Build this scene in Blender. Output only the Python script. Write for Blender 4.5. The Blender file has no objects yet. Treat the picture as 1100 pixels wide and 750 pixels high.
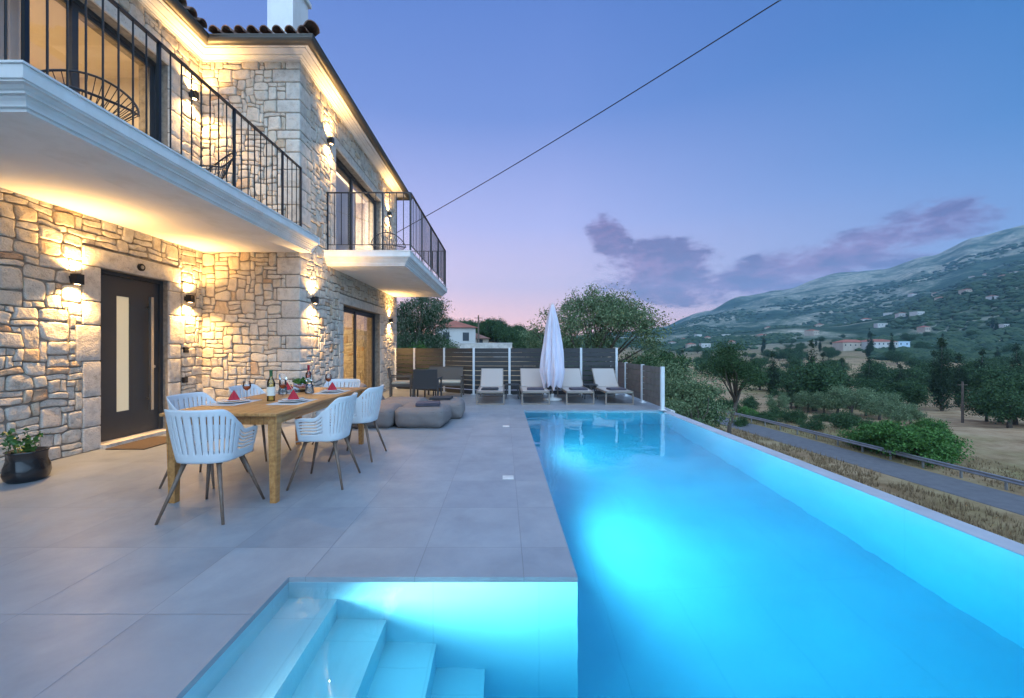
import bpy, bmesh, math, random
from mathutils import Vector, Matrix, noise
R = math.radians; PI = math.pi
sc = bpy.context.scene
COL = sc.collection
random.seed(7)

# ------------------------------------------------------------------ helpers
def tag(o, label=None, cat=None, group=None, kind=None):
    if label: o['label'] = label
    if cat: o['category'] = cat
    if group: o['group'] = group
    if kind: o['kind'] = kind
    return o

def empty(name, loc, rz=0, label=None, cat=None, group=None, parent=None):
    o = bpy.data.objects.new(name, None); COL.objects.link(o)
    o.empty_display_size = 0.2
    o.location = loc; o.rotation_euler = (0, 0, rz)
    if parent: o.parent = parent
    return tag(o, label, cat, group)

class MB:
    def __init__(s): s.v = []; s.f = []; s.mi = []; s.cm = 0
    def add(s, vs, fs):
        n = len(s.v); s.v.extend([tuple(p) for p in vs])
        s.f.extend([tuple(n+i for i in f) for f in fs]); s.mi.extend([s.cm]*len(fs))
    def box(s, x0, x1, y0, y1, z0, z1):
        s.add([(x0,y0,z0),(x1,y0,z0),(x1,y1,z0),(x0,y1,z0),(x0,y0,z1),(x1,y0,z1),(x1,y1,z1),(x0,y1,z1)],
              [(0,3,2,1),(4,5,6,7),(0,1,5,4),(1,2,6,5),(2,3,7,6),(3,0,4,7)])
    def obox(s, c, ax, ay, az):            # oriented box, half-axes vectors
        c=Vector(c); ax=Vector(ax); ay=Vector(ay); az=Vector(az)
        P=[c+i*ax+j*ay+k*az for k in(-1,1) for j in(-1,1) for i in(-1,1)]
        s.add(P,[(0,2,3,1),(4,5,7,6),(0,1,5,4),(1,3,7,5),(3,2,6,7),(2,0,4,6)])
    def bar(s, a, b, w, h=None, up=(0,0,1)):
        h = h or w; a=Vector(a); b=Vector(b); d=(b-a)
        dn=d.normalized(); u=Vector(up)
        if abs(dn.dot(u))>.99: u=Vector((0,1,0))
        sx=dn.cross(u).normalized(); sy=sx.cross(dn)
        s.obox((a+b)/2, d/2, sx*w/2, sy*h/2)
    def tube(s, pts, r, n=8, cap=True, closed=False):
        pts=[Vector(p) for p in pts]; m=len(pts)
        rs = r if isinstance(r,(list,tuple)) else [r]*m
        ref=None; rings=[]
        for i,p in enumerate(pts):
            a=pts[(i-1)%m] if (closed or i>0) else p
            b=pts[(i+1)%m] if (closed or i<m-1) else p
            d=(b-a).normalized()
            if ref is None:
                ref = Vector((0,0,1)) if abs(d.z)<.9 else Vector((1,0,0))
            x=(ref-d*ref.dot(d)).normalized(); ref=x; y=d.cross(x)
            rings.append([p+(x*math.cos(2*PI*k/n)+y*math.sin(2*PI*k/n))*rs[i] for k in range(n)])
        vs=[q for g in rings for q in g]; fs=[]
        for i in range(m if closed else m-1):
            j=(i+1)%m
            for k in range(n):
                fs.append((i*n+k,i*n+(k+1)%n,j*n+(k+1)%n,j*n+k))
        if cap and not closed:
            fs.append(tuple(range(n))[::-1]); fs.append(tuple((m-1)*n+k for k in range(n)))
        s.add(vs,fs)
    def lathe(s, prof, c=(0,0,0), n=24, ang=2*PI):
        cx,cy,cz=c; m=len(prof); vs=[];fs=[]
        for (r,z) in prof:
            for k in range(n):
                a=2*PI*k/n; vs.append((cx+r*math.cos(a),cy+r*math.sin(a),cz+z))
        for i in range(m-1):
            for k in range(n):
                fs.append((i*n+k,i*n+(k+1)%n,(i+1)*n+(k+1)%n,(i+1)*n+k))
        s.add(vs,fs)
    def rbox(s, c, hx, hy, hz, r=.02, n=5, amp=0, fr=6, ex=None, bulge=0, seed=0):
        """rounded, optionally rough, box; ex = (3 axis vectors)"""
        c=Vector(c); vs=[];fs=[]
        E=ex or (Vector((1,0,0)),Vector((0,1,0)),Vector((0,0,1)))
        H=(hx,hy,hz)
        def st(h):
            i=max(h-r,1e-4); return [-h,-i-(h-i)*.45]+[-i+2*i*k/n for k in range(n+1)]+[i+(h-i)*.45,h]
        S=[st(h) for h in H]
        for a in range(3):
            b=(a+1)%3; d=(a+2)%3
            for sg in (-1,1):
                base=len(vs); B=S[b]; D=S[d]
                for p in B:
                    for q in D:
                        P=[0,0,0]; P[a]=sg*H[a]; P[b]=p; P[d]=q
                        I=[max(-(H[k]-r),min(H[k]-r,P[k])) for k in range(3)]
                        o=Vector([P[k]-I[k] for k in range(3)])
                        if o.length>1e-9: o=o.normalized()*r
                        w=Vector(I)+o
                        if bulge:
                            f=(1-(p/H[b])**2)*(1-(q/H[d])**2)
                            w[a]+=sg*bulge*f
                        W=c+E[0]*w[0]+E[1]*w[1]+E[2]*w[2]
                        if amp:
                            nz=noise.noise(W*fr)+.5*noise.noise(W*fr*2.7)
                            oo=(E[0]*o[0]+E[1]*o[1]+E[2]*o[2])
                            W=W+oo.normalized()*nz*amp
                        vs.append(W)
                L=len(D)
                for i in range(len(B)-1):
                    for j in range(L-1):
                        f=(base+i*L+j,base+(i+1)*L+j,base+(i+1)*L+j+1,base+i*L+j+1)
                        fs.append(f if sg>0 else f[::-1])
        s.add(vs,fs)
    def build(s, name, mats, parent=None, smooth=False, weld=False):
        me=bpy.data.meshes.new(name); me.from_pydata(s.v,[],s.f)
        if not isinstance(mats,(list,tuple)): mats=[mats]
        for m in mats: me.materials.append(m)
        if len(mats)>1: me.polygons.foreach_set('material_index', s.mi)
        if weld:
            bm=bmesh.new(); bm.from_mesh(me); bmesh.ops.remove_doubles(bm,verts=bm.verts,dist=1e-4)
            bmesh.ops.recalc_face_normals(bm,faces=bm.faces); bm.to_mesh(me); bm.free()
        if smooth: me.polygons.foreach_set('use_smooth',[True]*len(me.polygons))
        me.update()
        o=bpy.data.objects.new(name,me); COL.objects.link(o)
        if parent: o.parent=parent
        return o

def children(o, pool=None): return [c for c in bpy.data.objects if c.parent==o]
def copy_tree(o, parent=None, kids=None):
    c=o.copy(); COL.objects.link(c)
    if parent: c.parent=parent
    for ch in children(o): 
        copy_tree(ch,c)
    return c
def place(proto, first, loc, rz, label, scale=None):
    o = proto if first else copy_tree(proto)
    o.location=loc; o.rotation_euler=(0,0,rz)
    if scale: o.scale=scale if isinstance(scale,tuple) else (scale,)*3
    if label: o['label']=label
    return o

# ------------------------------------------------------------------ materials
def mat(name, col=(.5,.5,.5), rough=.6, metal=0, nscale=None, namt=.15, bump=0, bscale=40, spec=None, coat=0, emis=None, es=0, sheen=0, trans=0, ior=None):
    m=bpy.data.materials.new(name); m.use_nodes=True; nt=m.node_tree; b=nt.nodes['Principled BSDF']
    b.inputs['Base Color'].default_value=(*col,1); b.inputs['Roughness'].default_value=rough; b.inputs['Metallic'].default_value=metal
    if spec is not None: b.inputs['Specular IOR Level'].default_value=spec
    if coat: b.inputs['Coat Weight'].default_value=coat
    if trans: b.inputs['Transmission Weight'].default_value=trans
    if ior: b.inputs['IOR'].default_value=ior
    if emis: b.inputs['Emission Color'].default_value=(*emis,1); b.inputs['Emission Strength'].default_value=es
    tc=nt.nodes.new('ShaderNodeTexCoord')
    if nscale:
        n=nt.nodes.new('ShaderNodeTexNoise'); n.inputs['Scale'].default_value=nscale; n.inputs['Detail'].default_value=6
        nt.links.new(tc.outputs['Object'],n.inputs['Vector'])
        r=nt.nodes.new('ShaderNodeValToRGB'); r.color_ramp.elements[0].position=.3; r.color_ramp.elements[1].position=.7
        r.color_ramp.elements[0].color=(*[c*(1-namt) for c in col],1); r.color_ramp.elements[1].color=(*[min(1,c*(1+namt)) for c in col],1)
        nt.links.new(n.outputs['Fac'],r.inputs['Fac']); nt.links.new(r.outputs['Color'],b.inputs['Base Color'])
    if bump:
        n2=nt.nodes.new('ShaderNodeTexNoise'); n2.inputs['Scale'].default_value=bscale; n2.inputs['Detail'].default_value=5
        nt.links.new(tc.outputs['Object'],n2.inputs['Vector'])
        bp=nt.nodes.new('ShaderNodeBump'); bp.inputs['Strength'].default_value=bump; bp.inputs['Distance'].default_value=.01
        nt.links.new(n2.outputs['Fac'],bp.inputs['Height']); nt.links.new(bp.outputs['Normal'],b.inputs['Normal'])
    return m

def N(nt,t,**k):
    n=nt.nodes.new(t)
    for a,v in k.items(): setattr(n,a,v)
    return n
def MATH(nt,op,a,b=None,c=None,clamp=False):
    n=nt.nodes.new('ShaderNodeMath'); n.operation=op; n.use_clamp=clamp
    for i,x in enumerate((a,b,c)):
        if x is None: continue
        if isinstance(x,(int,float)): n.inputs[i].default_value=x
        else: nt.links.new(x,n.inputs[i])
    return n.outputs[0]
def RAMP(nt,fac,stops,interp='LINEAR'):
    r=nt.nodes.new('ShaderNodeValToRGB'); cr=r.color_ramp; cr.interpolation=interp
    while len(cr.elements)>2: cr.elements.remove(cr.elements[-1])
    for i,(p,c) in enumerate(stops):
        e=cr.elements[i] if i<2 else cr.elements.new(p)
        e.position=p; e.color=(*c,1)
    nt.links.new(fac,r.inputs['Fac']); return r.outputs['Color']
def MIX(nt,f,a,b,bt='MIX'):
    n=nt.nodes.new('ShaderNodeMix'); n.data_type='RGBA'; n.blend_type=bt
    for i,x in ((0,f),(6,a),(7,b)):
        if isinstance(x,(int,float)): n.inputs[i].default_value=x
        elif isinstance(x,tuple): n.inputs[i].default_value=(*x,1)
        else: nt.links.new(x,n.inputs[i])
    return n.outputs[2]

def stone_mat(name, tint=(1,1,1), orange=True):
    m=bpy.data.materials.new(name); m.use_nodes=True; nt=m.node_tree; b=nt.nodes['Principled BSDF']
    g=N(nt,'ShaderNodeNewGeometry'); tc=N(nt,'ShaderNodeTexCoord')
    st=[(0,(.56,.52,.46)),(.2,(.64,.60,.53)),(.4,(.53,.485,.43)),(.55,(.66,.61,.54)),(.72,(.58,.52,.44)),(.90,(.61,.555,.47)),(.965,(.55,.45,.34)),(1,(.48,.33,.22))]
    if not orange: st=[(0,(.57,.535,.49)),(.5,(.63,.595,.54)),(1,(.52,.49,.45))]
    c=RAMP(nt,g.outputs['Random Per Island'],st)
    n=N(nt,'ShaderNodeTexNoise'); n.inputs['Scale'].default_value=9; n.inputs['Detail'].default_value=9; n.inputs['Roughness'].default_value=.65
    nt.links.new(tc.outputs['Object'],n.inputs['Vector'])
    c2=RAMP(nt,n.outputs['Fac'],[(.3,(.62,.60,.57)),(.55,(1,1,1)),(.75,(1.0,.93,.80))])
    c3=MIX(nt,.8,c,c2,'MULTIPLY')
    c3=MIX(nt,1.0,c3,tint,'MULTIPLY')
    n3=N(nt,'ShaderNodeTexNoise'); n3.inputs['Scale'].default_value=55; n3.inputs['Detail'].default_value=4
    nt.links.new(tc.outputs['Object'],n3.inputs['Vector'])
    pit=RAMP(nt,n3.outputs['Fac'],[(.30,(.55,.52,.48)),(.40,(1,1,1))])
    c3=MIX(nt,.7,c3,pit,'MULTIPLY')
    nt.links.new(c3,b.inputs['Base Color']); b.inputs['Roughness'].default_value=.9; b.inputs['Specular IOR Level'].default_value=.2
    h=MATH(nt,'ADD',n.outputs['Fac'],MATH(nt,'MULTIPLY',n3.outputs['Fac'],.45))
    bp=N(nt,'ShaderNodeBump'); bp.inputs['Strength'].default_value=.8; bp.inputs['Distance'].default_value=.022
    nt.links.new(h,bp.inputs['Height']); nt.links.new(bp.outputs['Normal'],b.inputs['Normal'])
    return m

M={}
M['stone']=stone_mat('rubble_stone'); M['quoin']=stone_mat('dressed_stone',orange=False)
M['mortar']=mat('dark_mortar',(.25,.22,.185),.95,nscale=14,namt=.3,bump=.5,bscale=90)
M['white']=mat('white_render',(.74,.73,.71),.75,nscale=3,namt=.07,bump=.08,bscale=60)
def render_mat():
    m=bpy.data.materials.new('weathered_white_render'); m.use_nodes=True; nt=m.node_tree; b=nt.nodes['Principled BSDF']
    g=nt.nodes.new('ShaderNodeNewGeometry'); mp=nt.nodes.new('ShaderNodeMapping'); mp.inputs['Scale'].default_value=(3,3,1.5); nt.links.new(g.outputs['Position'],mp.inputs['Vector'])
    n=nt.nodes.new('ShaderNodeTexNoise'); n.inputs['Scale'].default_value=1.3; n.inputs['Detail'].default_value=9; n.inputs['Roughness'].default_value=.65; nt.links.new(mp.outputs[0],n.inputs['Vector'])
    r=nt.nodes.new('ShaderNodeValToRGB'); r.color_ramp.elements[0].position=.36; r.color_ramp.elements[0].color=(.69,.68,.66,1); r.color_ramp.elements[1].position=.56; r.color_ramp.elements[1].color=(.76,.755,.745,1)
    nt.links.new(n.outputs['Fac'],r.inputs['Fac']); nt.links.new(r.outputs[0],b.inputs['Base Color']); b.inputs['Roughness'].default_value=.75
    bp=nt.nodes.new('ShaderNodeBump'); bp.inputs['Strength'].default_value=.15; bp.inputs['Distance'].default_value=.005; n2=nt.nodes.new('ShaderNodeTexNoise'); n2.inputs['Scale'].default_value=25; nt.links.new(g.outputs['Position'],n2.inputs['Vector']); nt.links.new(n2.outputs['Fac'],bp.inputs['Height']); nt.links.new(bp.outputs[0],b.inputs['Normal'])
    return m
M['white']=render_mat()
M['soffit']=mat('painted_soffit',(.76,.74,.72),.8,nscale=2,namt=.025,bump=.05,bscale=40)
M['black']=mat('black_metal',(.018,.02,.024),.4,metal=.3,spec=.5)
M['anthracite']=mat('anthracite_metal',(.035,.04,.048),.42,nscale=3,namt=.06)
M['steel']=mat('brushed_steel',(.58,.57,.55),.3,metal=1)
M['tile']=mat('clay_tile',(.20,.115,.08),.85,nscale=5,namt=.35,bump=.3)
M['gutter']=mat('bronze_gutter',(.10,.095,.085),.45,metal=.4)
M['teak']=None
M['shell']=mat('white_plastic_shell',(.62,.64,.66),.42,spec=.5)
M['chairleg']=mat('brown_leg_wood',(.16,.105,.075),.5,nscale=30,namt=.2)
M['grey_fabric']=mat('grey_fabric',(.165,.148,.145),.95,nscale=120,namt=.12,bump=.35,bscale=300)
M['seam']=mat('dark_seam',(.10,.095,.095),.9)
M['towel']=mat('slate_towel',(.075,.07,.095),.98,bump=.5,bscale=220)
M['towel2']=mat('charcoal_towel',(.04,.042,.05),.98,bump=.5,bscale=220)
M['taupe']=mat('taupe_metal',(.22,.185,.155),.45)
M['sling']=mat('beige_sling',(.40,.36,.33),.85,bump=.2,bscale=500)
M['canvas']=mat('white_canvas',(.60,.57,.66),.9,nscale=4,namt=.04,bump=.15,bscale=150)
M['base']=mat('light_concrete',(.55,.55,.54),.8,nscale=10)
M['galv']=mat('galvanised_post',(.62,.64,.66),.45,metal=.2,nscale=5,namt=.06)
M['wicker']=mat('dark_wicker',(.032,.035,.04),.6,bump=.6,bscale=150)
M['brownresin']=mat('brown_resin',(.085,.07,.06),.6,bump=.4,bscale=150)
M['cushion']=mat('beige_cushion',(.45,.40,.32),.95,bump=.2,bscale=250)
M['ceramic']=mat('white_ceramic',(.75,.75,.75),.15)
M['linen']=mat('grey_placemat',(.55,.55,.55),.95,bump=.3,bscale=400)
M['napkin']=mat('red_napkin',(.42,.02,.035),.9,bump=.25,bscale=300)
M['pot']=mat('black_glazed_pot',(.012,.012,.014),.16,spec=.6)
M['soil']=mat('soil',(.04,.028,.02),.95)
M['leafg']=mat('green_leaf',(.05,.13,.025),.45,nscale=8,namt=.4)
M['rubber']=mat('coir_mat',(.12,.085,.055),1,bump=.9,bscale=300)
M['towelw']=mat('steel_dull',(.4,.4,.4),.4,metal=.8)
M['road']=mat('asphalt',(.115,.115,.12),.9,nscale=2,namt=.15,bump=.3,bscale=60)
M['rail']=mat('galvanised_rail',(.33,.34,.35),.4,metal=.7,nscale=2)
M['wood']=mat('weathered_pole',(.12,.09,.07),.9,nscale=6,namt=.3)
M['bark']=mat('bark',(.085,.07,.055),.95,nscale=8,namt=.35,bump=.8,bscale=25)
M['plaster']=mat('warm_plaster',(.62,.55,.45),.85)
M['floorwood']=mat('interior_floor',(.30,.22,.15),.5)
M['curtain']=mat('white_curtain',(.78,.77,.75),.95)
M['lampglow']=mat('lamp_lens',(1,.8,.5),.5,emis=(1,.66,.32),es=14)
M['poolglow']=mat('pool_lamp_lens',(.8,.95,1),.5,emis=(.7,.93,1),es=3)
M['housewhite']=mat('white_house_wall',(.46,.45,.43),.9,nscale=.3,namt=.06)
M['houseblue']=mat('pale_blue_wall',(.40,.52,.62),.9)
M['housecream']=mat('cream_house_wall',(.38,.32,.26),.9,nscale=.3,namt=.1)
M['houseroof']=mat('terracotta_roof',(.30,.10,.065),.9,nscale=.5,namt=.2)
M['houseroof2']=mat('brown_roof',(.22,.11,.08),.9,nscale=.5,namt=.2)
M['darkwin']=mat('dark_window',(.03,.04,.05),.2)

def teak():
    m=bpy.data.materials.new('teak'); m.use_nodes=True; nt=m.node_tree; b=nt.nodes['Principled BSDF']
    tc=N(nt,'ShaderNodeTexCoord'); mp=N(nt,'ShaderNodeMapping'); mp.inputs['Scale'].default_value=(22,1.3,22)
    nt.links.new(tc.outputs['Object'],mp.inputs['Vector'])
    n=N(nt,'ShaderNodeTexNoise'); n.inputs['Scale'].default_value=1.6; n.inputs['Detail'].default_value=7; nt.links.new(mp.outputs[0],n.inputs['Vector'])
    c=RAMP(nt,n.outputs['Fac'],[(.3,(.30,.125,.035)),(.5,(.44,.20,.06)),(.72,(.54,.28,.10))])
    sx=N(nt,'ShaderNodeSeparateXYZ'); nt.links.new(tc.outputs['Object'],sx.inputs[0])
    fr=MATH(nt,'FRACT',MATH(nt,'MULTIPLY',sx.outputs[0],9.0))
    j=MATH(nt,'LESS_THAN',fr,.035)
    c=MIX(nt,MATH(nt,'MULTIPLY',j,.55),c,(.07,.03,.012))
    nt.links.new(c,b.inputs['Base Color']); b.inputs['Roughness'].default_value=.42
    bp=N(nt,'ShaderNodeBump'); bp.inputs['Strength'].default_value=.15; bp.inputs['Distance'].default_value=.004
    nt.links.new(n.outputs['Fac'],bp.inputs['Height']); nt.links.new(bp.outputs[0],b.inputs['Normal'])
    return m
M['teak']=teak()

def slat_mat():
    m=bpy.data.materials.new('dark_composite_board'); m.use_nodes=True; nt=m.node_tree; b=nt.nodes['Principled BSDF']
    tc=N(nt,'ShaderNodeTexCoord'); mp=N(nt,'ShaderNodeMapping'); mp.inputs['Scale'].default_value=(2,2,60)
    nt.links.new(tc.outputs['Object'],mp.inputs['Vector'])
    n=N(nt,'ShaderNodeTexNoise'); n.inputs['Scale'].default_value=2; n.inputs['Detail'].default_value=4; nt.links.new(mp.outputs[0],n.inputs['Vector'])
    c=RAMP(nt,n.outputs['Fac'],[(.3,(.028,.031,.035)),(.7,(.050,.052,.056))])
    g=N(nt,'ShaderNodeNewGeometry')
    v=RAMP(nt,g.outputs['Random Per Island'],[(0,(.8,.8,.82)),(1,(1.25,1.2,1.15))])
    nt.links.new(MIX(nt,1,c,v,'MULTIPLY'),b.inputs['Base Color']); b.inputs['Roughness'].default_value=.75
    return m
M['board']=slat_mat()
M['board2']=mat('grey_composite_board',(.14,.125,.115),.8,nscale=6,namt=.2,bump=.2,bscale=60)

def terrace_mat():
    m=bpy.data.materials.new('porcelain_paving'); m.use_nodes=True; nt=m.node_tree; b=nt.nodes['Principled BSDF']
    g=N(nt,'ShaderNodeNewGeometry'); sx=N(nt,'ShaderNodeSeparateXYZ'); nt.links.new(g.outputs['Position'],sx.inputs[0])
    def cell(o,off,per):
        t=MATH(nt,'DIVIDE',MATH(nt,'SUBTRACT',o,off),per); return MATH(nt,'FRACT',t),MATH(nt,'FLOOR',t)
    fx,ix=cell(sx.outputs[0],.115-.62*40,.62); fy,iy=cell(sx.outputs[1],3.246-.65*40,.65)
    def line(f,per,w=.0022):
        a=MATH(nt,'MINIMUM',f,MATH(nt,'SUBTRACT',1.0,f)); return MATH(nt,'SUBTRACT',1.0,MATH(nt,'DIVIDE',MATH(nt,'MULTIPLY',a,per),w*1.6),clamp=True)
    j=MATH(nt,'MAXIMUM',line(fx,.62),line(fy,.65))
    cv=N(nt,'ShaderNodeCombineXYZ'); nt.links.new(ix,cv.inputs[0]); nt.links.new(iy,cv.inputs[1])
    wn=N(nt,'ShaderNodeTexWhiteNoise'); wn.noise_dimensions='3D'; nt.links.new(cv.outputs[0],wn.inputs['Vector'])
    va=N(nt,'ShaderNodeVectorMath',operation='MULTIPLY_ADD'); va.inputs[1].default_value=(7,7,7)
    nt.links.new(wn.outputs['Color'],va.inputs[0]); nt.links.new(g.outputs['Position'],va.inputs[2])
    n=N(nt,'ShaderNodeTexNoise'); n.inputs['Scale'].default_value=2.2; n.inputs['Detail'].default_value=9; n.inputs['Roughness'].default_value=.6; n.inputs['Distortion'].default_value=.6
    nt.links.new(va.outputs[0],n.inputs['Vector'])
    c=RAMP(nt,n.outputs['Fac'],[(.28,(.215,.240,.268)),(.5,(.255,.283,.312)),(.75,(.295,.320,.348))])
    tint=RAMP(nt,wn.outputs['Value'],[(0,(.93,.93,.94)),(1,(1.04,1.03,1.02))])
    c=MIX(nt,1,c,tint,'MULTIPLY')
    # dried splashes / footprints
    n2=N(nt,'ShaderNodeTexNoise'); n2.inputs['Scale'].default_value=.8; n2.inputs['Detail'].default_value=8; n2.inputs['Roughness'].default_value=.7
    nt.links.new(g.outputs['Position'],n2.inputs['Vector'])
    st=RAMP(nt,n2.outputs['Fac'],[(.42,(1,1,1)),(.60,(.89,.89,.90))])
    c=MIX(nt,1,c,st,'MULTIPLY')
    c=MIX(nt,MATH(nt,'MULTIPLY',j,.6),c,(.11,.11,.12))
    nt.links.new(c,b.inputs['Base Color'])
    rr=RAMP(nt,n2.outputs['Fac'],[(.35,(.30,)*3),(.65,(.48,)*3)])
    nt.links.new(rr,b.inputs['Roughness'])
    h=MATH(nt,'ADD',MATH(nt,'MULTIPLY',n.outputs['Fac'],.25),MATH(nt,'MULTIPLY',j,-1.0))
    bp=N(nt,'ShaderNodeBump'); bp.inputs['Strength'].default_value=.4; bp.inputs['Distance'].default_value=.003
    nt.links.new(h,bp.inputs['Height']); nt.links.new(bp.outputs[0],b.inputs['Normal'])
    return m
M['terrace']=terrace_mat()

def pool_mat():
    m=bpy.data.materials.new('pool_tile'); m.use_nodes=True; nt=m.node_tree; b=nt.nodes['Principled BSDF']
    g=N(nt,'ShaderNodeNewGeometry'); sx=N(nt,'ShaderNodeSeparateXYZ'); nt.links.new(g.outputs['Position'],sx.inputs[0])
    def line(o,off,per,w=.004):
        f=MATH(nt,'FRACT',MATH(nt,'DIVIDE',MATH(nt,'SUBTRACT',o,off-per*40),per))
        a=MATH(nt,'MINIMUM',f,MATH(nt,'SUBTRACT',1.0,f)); return MATH(nt,'LESS_THAN',MATH(nt,'MULTIPLY',a,per),w)
    j=MATH(nt,'MAXIMUM',line(sx.outputs[0],.2,.6),line(sx.outputs[1],.9,1.2))
    n=N(nt,'ShaderNodeTexNoise'); n.inputs['Scale'].default_value=1.5; n.inputs['Detail'].default_value=6
    nt.links.new(g.outputs['Position'],n.inputs['Vector'])
    c=RAMP(nt,n.outputs['Fac'],[(.3,(.38,.50,.55)),(.7,(.46,.58,.62))])
    c=MIX(nt,MATH(nt,'MULTIPLY',j,.22),c,(.25,.33,.38))
    nt.links.new(c,b.inputs['Base Color']); b.inputs['Roughness'].default_value=.6
    return m
M['pool']=pool_mat()
M['ledge']=mat('wet_ledge_stone',(.40,.41,.43),.25,nscale=3,namt=.12)

def water_mat():
    m=bpy.data.materials.new('pool_water'); m.use_nodes=True; nt=m.node_tree; nt.nodes.clear()
    o=N(nt,'ShaderNodeOutputMaterial'); gl=N(nt,'ShaderNodeBsdfGlass'); gl.inputs['IOR'].default_value=1.333; gl.inputs['Roughness'].default_value=0
    gl.inputs['Color'].default_value=(1,1,1,1)
    tc=N(nt,'ShaderNodeTexCoord'); n=N(nt,'ShaderNodeTexNoise'); n.inputs['Scale'].default_value=2.2; n.inputs['Detail'].default_value=2.5; n.inputs['Distortion'].default_value=.5
    nt.links.new(tc.outputs['Object'],n.inputs['Vector'])
    bp=N(nt,'ShaderNodeBump'); bp.inputs['Strength'].default_value=.35; bp.inputs['Distance'].default_value=.02
    nt.links.new(n.outputs['Fac'],bp.inputs['Height']); nt.links.new(bp.outputs[0],gl.inputs['Normal'])
    va=N(nt,'ShaderNodeVolumeAbsorption'); va.inputs['Color'].default_value=(0.0,.84,.95,1); va.inputs['Density'].default_value=.80
    nt.links.new(gl.outputs[0],o.inputs['Surface']); nt.links.new(va.outputs[0],o.inputs['Volume'])
    return m
M['water']=water_mat()

def glass_mat(name,tint=(1,1,1),f0=.06):
    m=bpy.data.materials.new(name); m.use_nodes=True; nt=m.node_tree; nt.nodes.clear()
    o=N(nt,'ShaderNodeOutputMaterial'); t=N(nt,'ShaderNodeBsdfTransparent'); t.inputs[0].default_value=(*tint,1)
    g=N(nt,'ShaderNodeBsdfGlossy'); g.inputs['Roughness'].default_value=.0
    fr=N(nt,'ShaderNodeFresnel'); fr.inputs['IOR'].default_value=1.6
    mx=N(nt,'ShaderNodeMixShader'); nt.links.new(MATH(nt,'MULTIPLY',fr.outputs[0],1.5,clamp=True),mx.inputs[0]); nt.links.new(t.outputs[0],mx.inputs[1]); nt.links.new(g.outputs[0],mx.inputs[2])
    nt.links.new(mx.outputs[0],o.inputs['Surface']); return m
M['glass']=glass_mat('window_glass',(.93,.95,.95))
M['frost']=mat('frosted_glass',(.62,.58,.44),.35,emis=(1,.78,.42),es=.13)  # warm glow put into the glass by emission; the strip is no lamp
M['drinkglass']=glass_mat('drinking_glass',(.96,.97,.97))
M['greenbottle']=glass_mat('pale_green_bottle',(.80,.82,.45))
M['rosebottle']=glass_mat('rose_bottle',(.85,.40,.28))
M['wine']=mat('rose_wine',(.75,.20,.06),.1,trans=.6,ior=1.33)
M['foilg']=mat('green_foil',(.03,.11,.04),.35)
M['foilr']=mat('red_foil',(.35,.015,.03),.35)
M['lamp_white']=mat('label_paper',(.7,.68,.6),.8)

def ramp_noise_mat(name, stops, scale, detail=8, rough=.95, bump=0, bscale=8, per_island=0, rgh=.55, trans=0):
    m=bpy.data.materials.new(name); m.use_nodes=True; nt=m.node_tree; b=nt.nodes['Principled BSDF']
    g=N(nt,'ShaderNodeNewGeometry')
    n=N(nt,'ShaderNodeTexNoise'); n.inputs['Scale'].default_value=scale; n.inputs['Detail'].default_value=detail; n.inputs['Roughness'].default_value=rgh
    nt.links.new(g.outputs['Position'],n.inputs['Vector'])
    f=n.outputs['Fac']
    if per_island:
        f=MATH(nt,'ADD',MATH(nt,'MULTIPLY',f,1-per_island),MATH(nt,'MULTIPLY',g.outputs['Random Per Island'],per_island))
    c=RAMP(nt,f,stops); nt.links.new(c,b.inputs['Base Color']); b.inputs['Roughness'].default_value=rough
    b.inputs['Specular IOR Level'].default_value=.25
    if bump:
        bp=N(nt,'ShaderNodeBump'); bp.inputs['Strength'].default_value=bump; bp.inputs['Distance'].default_value=.1
        n2=N(nt,'ShaderNodeTexNoise'); n2.inputs['Scale'].default_value=bscale; n2.inputs['Detail'].default_value=6
        nt.links.new(g.outputs['Position'],n2.inputs['Vector'])
        nt.links.new(n2.outputs['Fac'],bp.inputs['Height']); nt.links.new(bp.outputs[0],b.inputs['Normal'])
    return m
M['olive']=ramp_noise_mat('olive_leaves',[(.25,(0.058,0.105,0.046)),(.5,(0.111,0.168,0.078)),(.8,(0.195,0.252,0.130))],1.2,per_island=.55,rough=.6)
M['oak']=ramp_noise_mat('dark_oak_leaves',[(.25,(0.017,0.045,0.017)),(.5,(0.033,0.076,0.028)),(.8,(0.061,0.111,0.037))],.8,per_island=.5,rough=.7)
M['pepper']=ramp_noise_mat('pepper_leaves',[(.25,(.02,.055,.025)),(.55,(.05,.10,.045)),(.8,(.30,.31,.25))],1.0,per_island=.5,rough=.7)
M['fig']=ramp_noise_mat('bright_green_leaves',[(.25,(0.027,0.088,0.018)),(.5,(0.055,0.147,0.027)),(.8,(0.091,0.206,0.045))],1.0,per_island=.5,rough=.6)
M['cypress']=ramp_noise_mat('cypress_leaves',[(.25,(0.010,0.026,0.011)),(.8,(0.032,0.056,0.024))],.8,per_island=.5,rough=.8)
M['drygrass']=ramp_noise_mat('dry_grass_blades',[(.25,(.13,.085,.045)),(.5,(.24,.165,.09)),(.8,(.36,.27,.16))],.6,per_island=.6,rough=.9)
M['scrub']=ramp_noise_mat('scrub',[(.3,(.018,.042,.020)),(.7,(.045,.075,.035))],.02,per_island=.6,rough=.95)

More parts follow.
